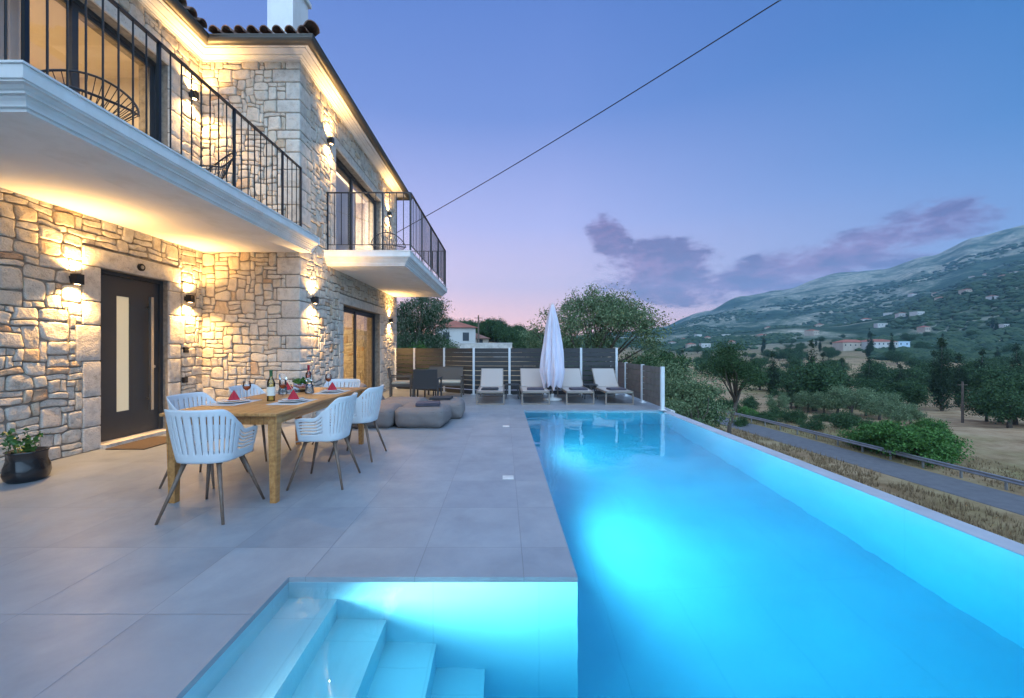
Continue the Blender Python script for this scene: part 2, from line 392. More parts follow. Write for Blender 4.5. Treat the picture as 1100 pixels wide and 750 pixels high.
def ground_mat():
    m=bpy.data.materials.new('valley_ground'); m.use_nodes=True; nt=m.node_tree; b=nt.nodes['Principled BSDF']
    g=N(nt,'ShaderNodeNewGeometry'); P=g.outputs['Position']
    sx=N(nt,'ShaderNodeSeparateXYZ'); nt.links.new(P,sx.inputs[0])
    def nz(s,d=8,r=.6,dist=0):
        n=N(nt,'ShaderNodeTexNoise'); n.inputs['Scale'].default_value=s; n.inputs['Detail'].default_value=d; n.inputs['Roughness'].default_value=r; n.inputs['Distortion'].default_value=dist
        nt.links.new(P,n.inputs['Vector']); return n.outputs['Fac']
    dry=RAMP(nt,nz(.35,10,.7),[(.3,(.19,.115,.06)),(.5,(.33,.225,.13)),(.72,(.44,.33,.205))])
    d2=RAMP(nt,nz(.035,6,.6),[(.38,(.62,.72,.55)),(.5,(1,1,1)),(.65,(1.15,1.1,1.05))])
    dry=MIX(nt,1,dry,d2,'MULTIPLY')
    # hill cover: scrub / rock
    h1=RAMP(nt,MATH(nt,'ADD',nz(.0052,12,.72,.8),MATH(nt,'MULTIPLY',MATH(nt,'SUBTRACT',sx.outputs[2],170.0),.00017)),[(.38,(.026,.055,.034)),(.46,(.05,.085,.05)),(.52,(.17,.18,.14)),(.60,(.34,.31,.25))])
    h2=RAMP(nt,nz(.05,8,.75),[(.42,(.45,.55,.45)),(.58,(1.15,1.1,1.05))])
    hill=MIX(nt,1,h1,h2,'MULTIPLY')
    ln=N(nt,'ShaderNodeVectorMath',operation='LENGTH'); nt.links.new(P,ln.inputs[0])
    f=MATH(nt,'DIVIDE',MATH(nt,'SUBTRACT',ln.outputs['Value'],250.0),350.0,clamp=True)
    c=MIX(nt,f,dry,hill)
    nt.links.new(c,b.inputs['Base Color']); b.inputs['Roughness'].default_value=.95; b.inputs['Specular IOR Level'].default_value=.1
    bp=N(nt,'ShaderNodeBump'); bp.inputs['Strength'].default_value=.6; bp.inputs['Distance'].default_value=.15
    nt.links.new(nz(3,8,.7),bp.inputs['Height']); nt.links.new(bp.outputs[0],b.inputs['Normal'])
    return m
M['ground']=ground_mat()

# ------------------------------------------------------------------ terrain
RP=[]
for y in range(-40,66,2):
    x=25.9-.105*(y-19)+ (.0009*(y-19)**2 if y>19 else 0)
    RP.append((x,y,-6.50 if y<40 else -6.50-(y-40)*.02))
RXY=None
def rx(y):
    return 25.9-.105*(y-19)+(.0009*(y-19)**2 if y>19 else 0)
F=428.0
def vz(y,v): return 1.3+(374-v)/F*y
KEYS=[(-900,[(40,0),(120,4),(400,10),(1200,30),(3000,40)]),
 (300,[(40,0),(60,1.5),(120,6),(300,12),(1000,25),(3000,40)]),
 (427,[(40,-.4),(60,1.3),(120,vz(120,361)),(300,vz(300,364)),(1000,vz(1000,367)),(3000,30)]),
 (520,[(40,-1.0),(60,.9),(120,vz(120,366)),(300,vz(300,368)),(1000,vz(1000,369)),(3000,30)]),
 (590,[(40,-2.5),(60,-1.2),(120,vz(120,377)),(300,vz(300,374)),(1000,vz(1000,371)),(3000,40)]),
 (660,[(40,-4),(60,-5),(120,-6),(300,vz(300,380)),(1000,vz(1000,368)),(3000,vz(3000,364))]),
 (710,[(40,-5.5),(60,-6.5),(150,-9),(300,-8),(600,vz(600,377)),(1500,vz(1500,364)),(3000,vz(3000,352))]),
 (760,[(40,-7),(60,-8),(150,-10),(300,-8),(600,vz(600,374)),(1500,vz(1500,356)),(3200,vz(3200,334))]),
 (800,[(40,-7),(60,-8),(150,-10),(300,-7),(600,vz(600,371)),(1500,vz(1500,350)),(3200,vz(3200,317))]),
 (840,[(40,-7),(60,-8.3),(150,-10),(300,-6),(600,vz(600,369)),(1500,vz(1500,342)),(3200,vz(3200,312))]),
 (900,[(40,-7),(60,-8.5),(150,-10),(300,-2),(600,vz(600,364)),(1200,vz(1200,345)),(2000,vz(2000,318)),(3000,vz(3000,293))]),
 (950,[(40,-7),(60,-8.8),(150,-10),(300,-1.5),(600,vz(600,361)),(1200,vz(1200,337)),(2000,vz(2000,312)),(3000,vz(3000,288))]),
 (1000,[(40,-7),(60,-9),(150,-10),(300,-2),(600,vz(600,357)),(1200,vz(1200,320)),(1500,vz(1500,316)),(2000,vz(2000,300)),(3000,vz(3000,275))]),
 (1050,[(40,-7),(60,-9),(150,-9),(300,-1),(600,vz(600,352)),(1200,vz(1200,303)),(1500,vz(1500,300)),(2000,vz(2000,283)),(3000,vz(3000,255))]),
 (1100,[(40,-7),(60,-9),(150,-8.5),(300,0),(600,vz(600,347)),(1200,vz(1200,290)),(1500,vz(1500,288)),(2000,vz(2000,268)),(3000,vz(3000,241))]),
 (1500,[(40,-7),(60,-8),(150,-5),(300,8),(600,vz(600,335)),(1200,vz(1200,270)),(2000,vz(2000,225)),(3000,vz(3000,190))])]
KP=[]
for u,l in KEYS:
    ph=math.atan2(u-541,F)
    KP.append((ph,[(math.log(y/math.cos(ph)),z) if (y<600 and u<1500) else (math.log(y),(z-1.3)*math.cos(ph)+1.3) for y,z in l]))
KP.append((PI*.75,[(math.log(40),-5),(math.log(600),10),(math.log(3000),120)]))
KP.insert(0,(-PI*.75,[(math.log(40),0),(math.log(600),10),(math.log(3000),60)]))
def interp(l,x):
    if x<=l[0][0]: return l[0][1]
    for (a,za),(b,zb) in zip(l,l[1:]):
        if x<=b:
            t=(x-a)/(b-a); return za+(zb-za)*t
    return l[-1][1]
NEARX=[(-60,.5),(-12,-.6),(-3,-1.0),(3.6,-1.5),(7,-3.2),(13,-5.2),(20.5,-6.35),(21.3,-6.62),(29,-6.62),(32,-7),(46,-8.2),(90,-9)]
def ground_z(x,y):
    r=math.hypot(x,y); ph=math.atan2(x,y); lr=math.log(max(r,1))
    if ph<=KP[0][0] or ph>=KP[-1][0]:
        z1=interp(KP[0][1],lr); z2=interp(KP[-1][1],lr)
        a=ph if ph>0 else ph+2*PI
        t=(a-KP[-1][0])/(2*PI-(KP[-1][0]-KP[0][0])); zf=z2+(z1-z2)*t
    else:
        for (a,la),(b,lb) in zip(KP,KP[1:]):
            if ph<=b:
                t=(ph-a)/(b-a); t=t*t*(3-2*t); zf=interp(la,lr)*(1-t)+interp(lb,lr)*t; break
    if r>350:
        k=min(1,(r-350)/900)
        zf+=k*(noise.fractal(Vector((x/520,y/520,3.1)),1,2.1,5)*34+noise.fractal(Vector((x/130,y/130,7)),1,2.1,3)*5)
    zn=interp(NEARX,x)
    if y>12 and x<12: zn+= -min(1.5,(y-12)*.05)*max(0,min(1,(x+3)/6))
    t=max(0,min(1,(r-38)/24)); t=t*t*(3-2*t)
    z=zn*(1-t)+zf*t
    if r>12: z+=noise.fractal(Vector((x/9,y/9,0)),1,2,3)*.12
    if -45<y<70 and 10<x<45:
        d=abs(x-rx(y)-.2); k=max(0,min(1,(d-2.6)/3.0)); k=k*k*(3-2*k); rz=(-6.50 if y<40 else -6.50-(y-40)*.02)-.035
        kk=max(0,min(1,(66-y)/12)); z=z*(1-(1-k)*kk)+rz*(1-k)*kk
    return z
def build_ground():
    mb=MB(); rs=[0.6]; 
    while rs[-1]<4600: rs.append(rs[-1]*1.035+.02)
    angs=[]; a=-PI
    while a<PI-1e-6:
        angs.append(a); a+= R(.35) if -.5<a<1.0 else R(4)
    n=len(angs); vs=[];fs=[]
    for r in rs:
        for a in angs:
            x=r*math.sin(a); y=r*math.cos(a)
            if r>3400:
                q=3400/r; z=ground_z(x*q,y*q)*(1-min(1,(r-3400)/1000))-60*min(1,(r-3400)/1000)
            else: z=ground_z(x,y)
            if r<9 : z=min(z,-3.0)
            if x<3.55 and y<13.2 and r<16: z=min(z,-3.0) if (x>-5 and y<9) else min(z,-.6)
            vs.append((x,y,z))
    for i in range(len(rs)-1):
        for k in range(n):
            fs.append((i*n+k,(i+1)*n+k,(i+1)*n+(k+1)%n,i*n+(k+1)%n))
    c=len(vs); vs.append((0,0,-3))
    for k in range(n): fs.append((c,k,(k+1)%n))
    mb.add(vs,fs); o=mb.build('ground',M['ground'],smooth=True); tag(o,kind='structure')
build_ground()

# road
def ribbon(name,pts,w,matr,zoff=.0,thick=.0):
    mb=MB(); vs=[];fs=[]
    for i,p in enumerate(pts):
        a=Vector(pts[max(0,i-1)]); b=Vector(pts[min(len(pts)-1,i+1)]); d=(b-a).normalized(); s=Vector((d.y,-d.x,0))
        for k in (-1,1):
            q=Vector(p)+s*k*w/2; vs.append((q.x,q.y,q.z+zoff))
    for i in range(len(pts)-1): fs.append((2*i,2*i+1,2*i+3,2*i+2))
    n=len(pts)
    for sd in (0,1):
        b=len(vs)
        for i in range(n): q=vs[2*i+sd]; vs.append((q[0]+(.25 if sd else -.25),q[1],q[2]-.25))
        for i in range(n-1): fs.append((2*i+sd,2*i+2+sd,b+i+1,b+i) if sd==0 else (2*i+sd,b+i,b+i+1,2*i+2+sd))
    mb.add(vs,fs); o=mb.build(name,matr); return o
RP=[(x,y,z+.0) for x,y,z in RP]
tag(ribbon('road',RP,3.2,M['road']),kind='structure')

# ------------------------------------------------------------------ terrace & pool
PX0,PX1=.42,3.32; PYF=8.37; AX=-1.22; AY=2.262; WZ=-.03; DP=-1.42; NY=-3.5; AN=-.6
mb=MB()
mb.box(-5.30,AX,-5,AY,-.028,0)              # left of the steps
mb.box(-5.30,PX0,AY,PYF,-.028,0)            # main terrace
mb.box(-5.30,3.51,PYF,13.3,-.028,0)         # far deck
mb.box(AX,PX0,-5,AN,-.028,0)
o=mb.build('terrace',M['terrace']); tag(o,kind='structure')
mb=MB()
mb.box(-5.9,3.44,13.3,13.5,-3,-.05); mb.box(3.34,3.50,PYF+.02,13.3,-3,-.029); mb.box(3.515,3.60,PYF,13.3,-3,-.02)
o=mb.build('terrace_retaining_wall',M['base']); tag(o,kind='structure')
# pool shell
mb=MB()
T=.25
mb.box(AX-T,AX,AN-T,AY+T,-3,-.0292); mb.box(AX,PX0-T,AY,AY+T,-3,-.029)      # alcove left / back
mb.box(PX0-T,PX0,AY,PYF+T,-3,-.029)                                    # main left wall
mb.box(PX0,PX1,PYF,PYF+T,-3,-.029)                                     # far wall
mb.box(PX1,PX1+.188,NY,PYF,-3.2,-.034)                                    # infinity wall (below water line)
mb.box(AX-T,PX1,NY-T,NY,-3,-.03)
mb.box(AX,PX0,AN-T,AN,-3,-.029)
mb.box(PX0-T,PX0,NY,AN-T,-3,-.029)
mb.box(AX,PX1,NY,AY,-3,DP); mb.box(PX0,PX1,AY,PYF,-3,DP)                # floor
# steps
for i,(x1,z) in enumerate([(-.945,-.22),(-.665,-.43),(-.383,-.65),(-.105,-.87),(.17,-1.13)]):
    x0=[AX,-.945,-.665,-.383,-.105][i]
    mb.box(x0,x1,AN,AY,DP+.001,z)
o=mb.build('pool_basin',M['pool']); tag(o,kind='structure')
# face strips of paving edge inside pool (coping edge is the terrace slab itself)
mb=MB(); mb.box(PX1+.002,PX1+.19,NY,PYF-.002,-.0335,-.026)
o=mb.build('pool_overflow_ledge',M['ledge']); tag(o,kind='structure')
# water : closed L-shaped prism
def water():
    e=.0
    X0=AX-.02;X1=PX0-.02;X2=PX1+.001;Y0=NY-.02;Ya=AN-.02;Y1=AY+.02;Y2=PYF+.02
    out=[(X0,Ya),(X1,Ya),(X1,Y0),(X2,Y0),(X2,Y2),(X1,Y2),(X1,Y1),(X0,Y1)]
    mb=MB(); n=len(out)
    vs=[(x,y,WZ) for x,y in out]+[(x,y,DP-.05) for x,y in out]
    fs=[tuple(range(n)),tuple(range(2*n-1,n-1,-1))]+[(i,(i+1)%n+0,n+(i+1)%n,n+i)[::-1] for i in range(n)]
    mb.add(vs,fs); o=mb.build('pool_water',M['water']); tag(o,kind='structure'); return o
water()
def light(kind,name,loc,energy,color,parent=None,**k):
    l=bpy.data.lights.new(name,kind); l.energy=energy; l.color=color
    for a,v in k.items(): setattr(l,a,v)
    o=bpy.data.objects.new(name,l); COL.objects.link(o); o.location=loc
    if parent: o.parent=parent
    return o
PLC=(1.0,.95,.97)
def pool_lamp(loc,d,label,energy,tilt=0,cone=165,lc=(.60,.90,1.0)):
    t=empty('pool_lamp',loc,0,label,'pool lamp','underwater pool lamps'); d=Vector(d)
    q=d.to_track_quat('Z','Y'); t.rotation_mode='QUATERNION'; t.rotation_quaternion=q
    mb=MB(); mb.lathe([(0,.0),(.12,.0),(.12,.012),(.10,.02),(.085,.02)],n=28); mb.build('rim',M['steel'],t,smooth=True)
    mb=MB(); mb.lathe([(.085,.018),(.05,.026),(0,.028)],n=28); mb.build('lens',M['poolglow'],t,smooth=True)
    l=light('SPOT','bulb_light',(0,0,.06),energy,lc,t,spot_size=R(cone),spot_blend=.6,shadow_soft_size=.09)
    l.rotation_euler=(PI+tilt,0,0)
POOL_E=1.0
pool_lamp((PX0+.002,3.9,-.42),(1,0,0),'round underwater lamp on the left pool wall nearest the steps',165)
pool_lamp((PX0+.002,6.4,-.5),(1,0,0),'round underwater lamp on the left pool wall towards the loungers',80)
pool_lamp((1.9,-3.498,-.75),(0,1,0),'round underwater lamp on the near end wall of the pool',130)
pool_lamp((AX+.03,.62,-.15),(.68,.70,-.28),'round underwater lamp high on the wall beside the pool steps',430,cone=84,lc=PLC)

# ------------------------------------------------------------------ villa
villa=empty('stone_villa',(-3.544,6.91,0),0,'two storey rubble stone villa with white balconies, arched tile eaves and dark door','house')
OFF=Vector((3.544,-6.91,0))
def vpart(mb,name,m,parent=None,smooth=False,weld=False):
    mb.v=[(p[0]+OFF.x,p[1]+OFF.y,p[2]) for p in mb.v]
    return mb.build(name,m,parent or villa,smooth,weld)
WX=-5.23; FX=-3.544; FY=6.91; EY=13.13; TOP=6.28; C=.076
def wall_boxes(mb,axis,const,th,a0,a1,z0,z1,holes):
    """axis 'y': wall plane X=const, spans along y; body behind by th (negative x). 'x': plane Y=const, body towards +y"""
    As=sorted(set([a0,a1]+[h[0] for h in holes]+[h[1] for h in holes])); Zs=sorted(set([z0,z1]+[h[2] for h in holes]+[h[3] for h in holes]))
    As=[a for a in As if a0<=a<=a1]; Zs=[z for z in Zs if z0<=z<=z1]
    for i in range(len(As)-1):
        for j in range(len(Zs)-1):
            ca=(As[i]+As[i+1])/2; cz=(Zs[j]+Zs[j+1])/2
            if any(h[0]<ca<h[1] and h[2]<cz<h[3] for h in holes): continue
            if axis=='y': mb.box(const-th,const,As[i],As[i+1],Zs[j],Zs[j+1])
            else: mb.box(As[i],As[i+1],const,const+th,Zs[j],Zs[j+1])

def stones(mb,axis,const,a0,a1,z0,z1,holes,seed,depth=.024):
    rnd=random.Random(seed)
    nx=max(1,round((a1-a0)/C)); nz=max(1,round((z1-z0)/C)); cx=(a1-a0)/nx; cz=(z1-z0)/nz
    occ=[[False]*nz for _ in range(nx)]
    for (h0,h1,k0,k1) in holes:
        for i in range(nx):
            for j in range(nz):
                ca=a0+(i+.5)*cx; cc=z0+(j+.5)*cz
                if h0<ca<h1 and k0<cc<k1: occ[i][j]=True
    bl=[h for h in holes]
    def warp(a,z):
        d=1.0
        for (h0,h1,k0,k1) in bl:
            da=max(h0-a,a-h1,0); dz=max(k0-z,z-k1,0); d=min(d,math.hypot(da,dz)/.12)
        d=min(d,(a-a0)/.1+.0,(a1-a)/.1,(z-z0)/.1,(z1-z)/.1); d=max(0,min(1,d))
        w=noise.noise_vector(Vector((a*3.1,z*3.1,seed)))*.036+noise.noise_vector(Vector((a*7.5,z*7.5,seed+5)))*.018
        return a+w.x*d, z+w.y*d
    def P(a,z,d):
        return (const+d,a,z) if axis=='y' else (a,const-d,z)
    flip = axis!='y'
    for j in range(nz):
        order=list(range(nx))
        for i in order:
            if occ[i][j]: continue
            bw=rnd.choice([1,2,2,3,3,3,4,4]); bh=rnd.choice([1,1,2,2,2,3])
            if bw>=4: bh=min(bh,rnd.choice([1,2,3]))
            if bw==1: bh=min(bh,2)
            w=1
            while w<bw and i+w<nx and not occ[i+w][j]: w+=1
            h=1
            while h<bh and j+h<nz and all(not occ[i+q][j+h] for q in range(w)): h+=1
            for q in range(w):
                for s in range(h): occ[i+q][j+s]=True
            A0=a0+i*cx;A1=a0+(i+w)*cx;Z0=z0+j*cz;Z1=z0+(j+h)*cz
            g=rnd.uniform(.004,.009); ca=(A0+A1)/2;cc=(Z0+Z1)/2; ha=(A1-A0)/2-g; hz=(Z1-Z0)/2-g
            n=24; rsq=rnd.random(); ph=rnd.uniform(0,50)
            outl=[]
            for k in range(n):
                t=2*PI*k/n; c,s=math.cos(t),math.sin(t)
                # rounded rectangle by superellipse
                e=rnd.uniform(.99,1.01)*(1+.05*math.sin(3*t+ph)*.6)
                p=2/(3.4+6.0*rsq)
                x=ha*math.copysign(abs(c)**p,c); z=hz*math.copysign(abs(s)**p,s)
                outl.append((x*min(e,1.01),z*min(e,1.01)))
            tx=rnd.uniform(-.05,.05); tz=rnd.uniform(-.06,.06); dd=depth*rnd.uniform(.55,1.15)
            rings=[(1.0,-.02),(1.0,dd*.55),(.955,dd*.9),(.76,dd*1.0),(.4,dd*1.02)]
            vs=[];fs=[]
            for (sc_,d) in rings:
                for (x,z) in outl:
                    a,zz=warp(ca+x*sc_,cc+z*sc_)
                    q=0 if d<0 else (noise.noise(Vector((a*11,zz*11,seed)))*.010+noise.noise(Vector((a*27,zz*27,seed)))*.004)*(1 if sc_<1 else .4)+x*sc_*tx+z*sc_*tz
                    vs.append(P(a,zz,d+q))
            a,zz=warp(ca,cc); vs.append(P(a,zz,dd*1.08+noise.noise(Vector((a*11,zz*11,seed)))*.008))
            for r_ in range(len(rings)-1):
                for k in range(n):
                    f=(r_*n+k,r_*n+(k+1)%n,(r_+1)*n+(k+1)%n,(r_+1)*n+k); fs.append(f)
            L=(len(rings)-1)*n
            for k in range(n): fs.append((L+k,L+(k+1)%n,len(vs)-1))
            mb.add(vs,fs)

door=(5.157,6.20,0.0,2.34); updoor=(3.90,6.20,3.22,5.70)
sld=(8.77,11.40,0.0,2.27); upsl=(8.38,11.50,3.22,5.52)
# wall bodies (mortar)
mb=MB()
wall_boxes(mb,'y',WX,.45,-4,FY,0,TOP+.1,[door,updoor])
wall_boxes(mb,'x',FY,.45,WX-.45,FX,0,TOP+.1,[])
wall_boxes(mb,'y',FX,.45,FY+.45,EY,0,TOP+.1,[sld,upsl])
mb.box(-10,FX-.45,EY-.4,EY,0,TOP+.1)       # far gable wall
mb.box(-10,-9.6,-4,EY-.4,0,TOP+.1); mb.box(-9.6,WX-.45,-4,-3.6,0,TOP+.1)
vpart(mb,'wall',M['mortar'])
# quoins and jamb blocks
blk=MB(); qh=[]; 
z=0; k=0; rnd=random.Random(3); frontH=[];sideH=[]
nz=round(TOP/C); cz=TOP/nz; j=0
while j<nz:
    h=min(rnd.choice([2,3,3,4]),nz-j); z0=j*cz; z1=(j+h)*cz
    la,lb=((5*C,3*C) if k%2 else (3*C,5*C)); la+=rnd.choice([0,C,0]);
    blk.rbox((FX-la/2+.028/2,FY+lb/2-.028/2,(z0+z1)/2),la/2+.014-.004,lb/2+.014-.004,(z1-z0)/2-.006,r=.018,n=4,amp=.004,fr=9)
    frontH.append((FX-la-.001,FX+.1,z0,z1)); sideH.append((FY-.1,FY+lb+.001,z0,z1)); j+=h; k+=1
def jambs(axis,const,a,side,z0,z1,store,wmin=3,seed=1):
    rr=random.Random(seed); z=z0;k=0
    while z<z1-.02:
        h=min(rr.choice([3,4,5,6])*cz,z1-z)
        if z1-(z+h)<.1: h=z1-z
        w=(wmin+(k%2)*rr.choice([0,1]))*C
        a0,a1=(a-w,a) if side<0 else (a,a+w)
        if axis=='y': blk.rbox((const-.05,(a0+a1)/2,z+h/2),.078,(a1-a0)/2-.004,h/2-.005,r=.014,n=4,amp=.0035,fr=9)
        store.append((a0,a1,z,z+h)); z+=h;k+=1
dh=[door];uh=[];sh=[sld]
jambs('y',WX,door[0],-1,0,door[3],dh,3,1); jambs('y',WX,door[1],1,0,door[3],dh,3,2)
dl=(door[0]-3*C,door[1]+3*C,door[3],door[3]+.24); dh.append(dl)
blk.rbox((WX-.05,(dl[0]+dl[1])/2,(dl[2]+dl[3])/2),.082,(dl[1]-dl[0])/2-.003,.117,r=.014,n=8,amp=.004,fr=7)
jambs('y',WX,updoor[0],-1,3.22,updoor[3],dh,3,3); jambs('y',WX,updoor[1],1,3.22,updoor[3],dh,3,4); dh.append(updoor)
ul=(updoor[0]-3*C,updoor[1]+3*C,updoor[3],updoor[3]+.2); dh.append(ul)
blk.rbox((WX-.05,(ul[0]+ul[1])/2,(ul[2]+ul[3])/2),.08,(ul[1]-ul[0])/2-.003,.097,r=.014,n=8,amp=.004,fr=7)
jambs('y',FX,sld[0],-1,0,sld[3],sh,3,5); jambs('y',FX,sld[1],1,0,sld[3],sh,3,6)
jambs('y',FX,upsl[0],-1,3.22,upsl[3],sh,3,7); jambs('y',FX,upsl[1],1,3.22,upsl[3],sh,3,8); sh.append(upsl)
for s_ in (sld,upsl):
    l_=(s_[0]-3*C,s_[1]+3*C,s_[3],s_[3]+.2); sh.append(l_)
    blk.rbox((FX-.05,(l_[0]+l_[1])/2,(l_[2]+l_[3])/2),.08,(l_[1]-l_[0])/2-.003,.097,r=.014,n=8,amp=.004,fr=7)
# far end quoins
z=0;k=0
while z<TOP-.01:
    h=min(rnd.choice([2,3,3])*cz,TOP-z); w=(3+2*(k%2))*C
    blk.rbox((FX-.05,EY-w/2,z+h/2),.078,w/2-.002,h/2-.005,r=.016,n=4,amp=.004,fr=9); sh.append((EY-w,EY+.1,z,z+h)); z+=h;k+=1
vpart(blk,'cornerstones_and_jambs',M['quoin'],smooth=True)
slab1=(2.0,FY,2.93,3.23); 
st=MB(); stones(st,'y',WX,.6,FY,0,2.99,[h for h in dh if h[2]<2.9],11)
stones(st,'y',WX,1.0,FY,3.22,TOP,[h for h in dh if h[3]>3.3],12); 
vpart(st,'door_wall_stones',M['stone'],smooth=True)
st=MB(); stones(st,'x',FY,WX,FX,0,TOP,frontH,13); vpart(st,'end_wall_stones',M['stone'],smooth=True)
st=MB(); stones(st,'y',FX,FY,EY,0,TOP,sideH+sh,14); vpart(st,'pool_wall_stones',M['stone'],smooth=True)

# interiors
mb=MB()
mb.box(-9.6,WX-.45,-3.6,EY-.4,-.02,.0); mb.box(-9.6,FX-.45,FY,EY-.4,-.021,.001)
vpart(mb,'ground_floor',M['floorwood'])
mb=MB(); mb.box(-9.6,WX-.45,-3.6,6.8,3.0,3.2); mb.box(-9.6,FX-.45,7.36,EY-.4,3.0,3.2)
mb.box(-9.6,WX-.45,-3.6,6.8,5.92,6.0); mb.box(-9.6,FX-.45,7.36,EY-.4,5.92,6.0)
mb.box(-9.6,FX-.46,7.0,7.3,0.01,5.99); mb.box(-9.6,WX-.46,6.8,7.0,.01,5.99)
mb.box(-9.59,-9.2,-3.6,6.8,.01,5.9); mb.box(-8.6,-8.4,7.3,EY-.4,.01,5.9)
vpart(mb,'interior_wall',M['plaster'])
st=MB(); stones(st,'x',11.62,-6.6,FX-.46,0,2.9,[],21,.02); mb2=MB(); mb2.box(-8.4,FX-.46,11.62,11.8,0,2.95)
vpart(mb2,'interior_end_wall',M['plaster']); vpart(st,'interior_stone',M['stone'],smooth=True)
# curtains upstairs (pool side)
def curtain(mb,x,y0,y1,z0,z1,amp=.035,per=.11):
    n=int((y1-y0)/.015); vs=[];fs=[]
    for i in range(n+1):
        y=y0+(y1-y0)*i/n; xx=x+amp*math.sin(2*PI*y/per+.6*math.sin(y*5))
        vs+= [(xx,y,z0),(xx,y,z1)]
    for i in range(n): fs.append((2*i,2*i+2,2*i+3,2*i+1))
    mb.add(vs,fs)
mb=MB(); curtain(mb,-4.06,8.45,10.9,3.24,5.5); vpart(mb,'curtain',M['curtain'],smooth=True)
mb=MB(); curtain(mb,-5.95,3.95,4.9,3.24,5.68); vpart(mb,'curtain',M['curtain'],smooth=True)

# sliding windows
def slider(h,const,split):
    y0,y1,z0,z1=h; f=MB(); X=const-.16; w=.055
    f.box(X-.06,X+.02,y0,y0+w,z0,z1); f.box(X-.06,X+.02,y1-w,y1,z0,z1); f.box(X-.06,X+.02,y0+w,y1-w,z1-w,z1); f.box(X-.06,X+.02,y0+w,y1-w,z0,z0+.04)
    fr=vpart(f,'window_frame',M['anthracite'])
    ys=[y0+w,split,y1-w]
    for i in range(2):
        a,b=ys[i]-(0.04 if i else 0),ys[i+1]+(0 if i else .04); xo=X-.015-.03*(1-i)
        s=MB(); s.box(xo-.012,xo+.012,a,a+.075,z0+.04,z1-w); s.box(xo-.012,xo+.012,b-.075,b,z0+.04,z1-w)
        s.box(xo-.012,xo+.012,a+.075,b-.075,z1-w-.07,z1-w); s.box(xo-.012,xo+.012,a+.075,b-.075,z0+.04,z0+.12)
        sa=s; sa.v=[(p[0]+OFF.x,p[1]+OFF.y,p[2]) for p in sa.v]; so=sa.build('sash',M['anthracite'],fr)
        g=MB(); x=xo; g.add([(x,a+.07,z0+.1),(x,b-.07,z0+.1),(x,b-.07,z1-.12),(x,a+.07,z1-.12)],[(0,1,2,3)])
        g.v=[(p[0]+OFF.x,p[1]+OFF.y,p[2]) for p in g.v]; g.build('pane',M['glass'],fr)
slider(sld,FX,10.0); slider(upsl,FX,9.75); slider(updoor,WX,5.02)
# small threshold under doors
mb=MB(); mb.box(WX-.3,WX+.11,door[0]-.02,door[1]+.02,0.002,.05); vpart(mb,'threshold',M['quoin'])
mb=MB(); mb.box(FX-.3,FX+.06,sld[0],sld[1],0.002,.03)
vpart(mb,'threshold',M['quoin'])
# front door
mb=MB(); y0,y1,z0,z1=door; X=WX-.10
mb.box(X-.08,X+.03,y0,y0+.05,.05,z1); mb.box(X-.08,X+.03,y1-.05,y1,.05,z1); mb.box(X-.08,X+.03,y0+.05,y1-.05,z1-.05,z1)
dfr=vpart(mb,'front_door',M['anthracite'])
def sub(mb,name,m,par,smooth=False):
    mb.v=[(p[0]+OFF.x,p[1]+OFF.y,p[2]) for p in mb.v]; return mb.build(name,m,par,smooth)
mb=MB(); gy0,gy1=y0+.33,y0+.52
mb.box(X-.05,X+.0,y0+.052,gy0,.055,z1-.055); mb.box(X-.05,X+.0,gy1,y1-.052,.055,z1-.055); mb.box(X-.05,X,gy0,gy1,.055,.42); mb.box(X-.05,X,gy0,gy1,2.02,z1-.055)
sub(mb,'door_leaf',M['anthracite'],dfr)
mb=MB(); mb.box(X-.03,X-.012,gy0,gy1,.42,2.02); sub(mb,'glass_strip',M['frost'],dfr)
mb=MB(); mb.box(X+.055,X+.085,y1-.27,y1-.225,.38,2.06); mb.tube([(X-.0,y1-.247,.55),(X+.06,y1-.247,.55)],.012); mb.tube([(X-.0,y1-.247,1.9),(X+.06,y1-.247,1.9)],.012)
sub(mb,'handle',M['steel'],dfr)
mb=MB(); mb.tube([(X,y1-.13,1.02),(X+.012,y1-.13,1.02)],.022,12); sub(mb,'lock',M['steel'],dfr)

# balconies: profile swept round edge
def sweep_edge(path,prof,name,par,m):
    """path: list of (x,y); prof: list of (out,z); out measured to the right of travel, mitred"""
    mb=MB(); n=len(path); m_=len(prof); vs=[];fs=[]
    for i,(x,y) in enumerate(path):
        dirs=[]
        if i>0: d=(Vector(path[i])-Vector(path[i-1])).normalized(); dirs.append(Vector((d.y,-d.x)))
        if i<n-1: d=(Vector(path[i+1])-Vector(path[i])).normalized(); dirs.append(Vector((d.y,-d.x)))
        if len(dirs)==2: b=(dirs[0]+dirs[1]); b=b/(b.length**2)*2
        else: b=dirs[0]
        for (o_,z) in prof: vs.append((x+b.x*o_,y+b.y*o_,z))
    for i in range(n-1):
        for k in range(m_-1): fs.append((i*m_+k,(i+1)*m_+k,(i+1)*m_+k+1,i*m_+k+1))
    mb.add(vs,fs); return sub(mb,name,m,par)
def ogee(z0,z1,o0,o1):
    h=z1-z0
    return [(-.6,z0),(o0,z0),(o0,z0+.1*h),(o0+.02,z0+.1*h),(o0+.022,z0+.16*h),(o0+.03,z0+.22*h),(o0+.045,z0+.28*h),(o0+.05,z0+.34*h),(o0+.07,z0+.34*h),(o0+.07,z0+.4*h),
            (o0+.085,z0+.43*h),(o0+.10,z0+.5*h),(o1-.012,z0+.52*h),(o1-.012,z0+.56*h),(o1,z0+.58*h),(o1,z1-.015),(o1+.012,z1-.015),(o1+.012,z1),(-.6,z1)]
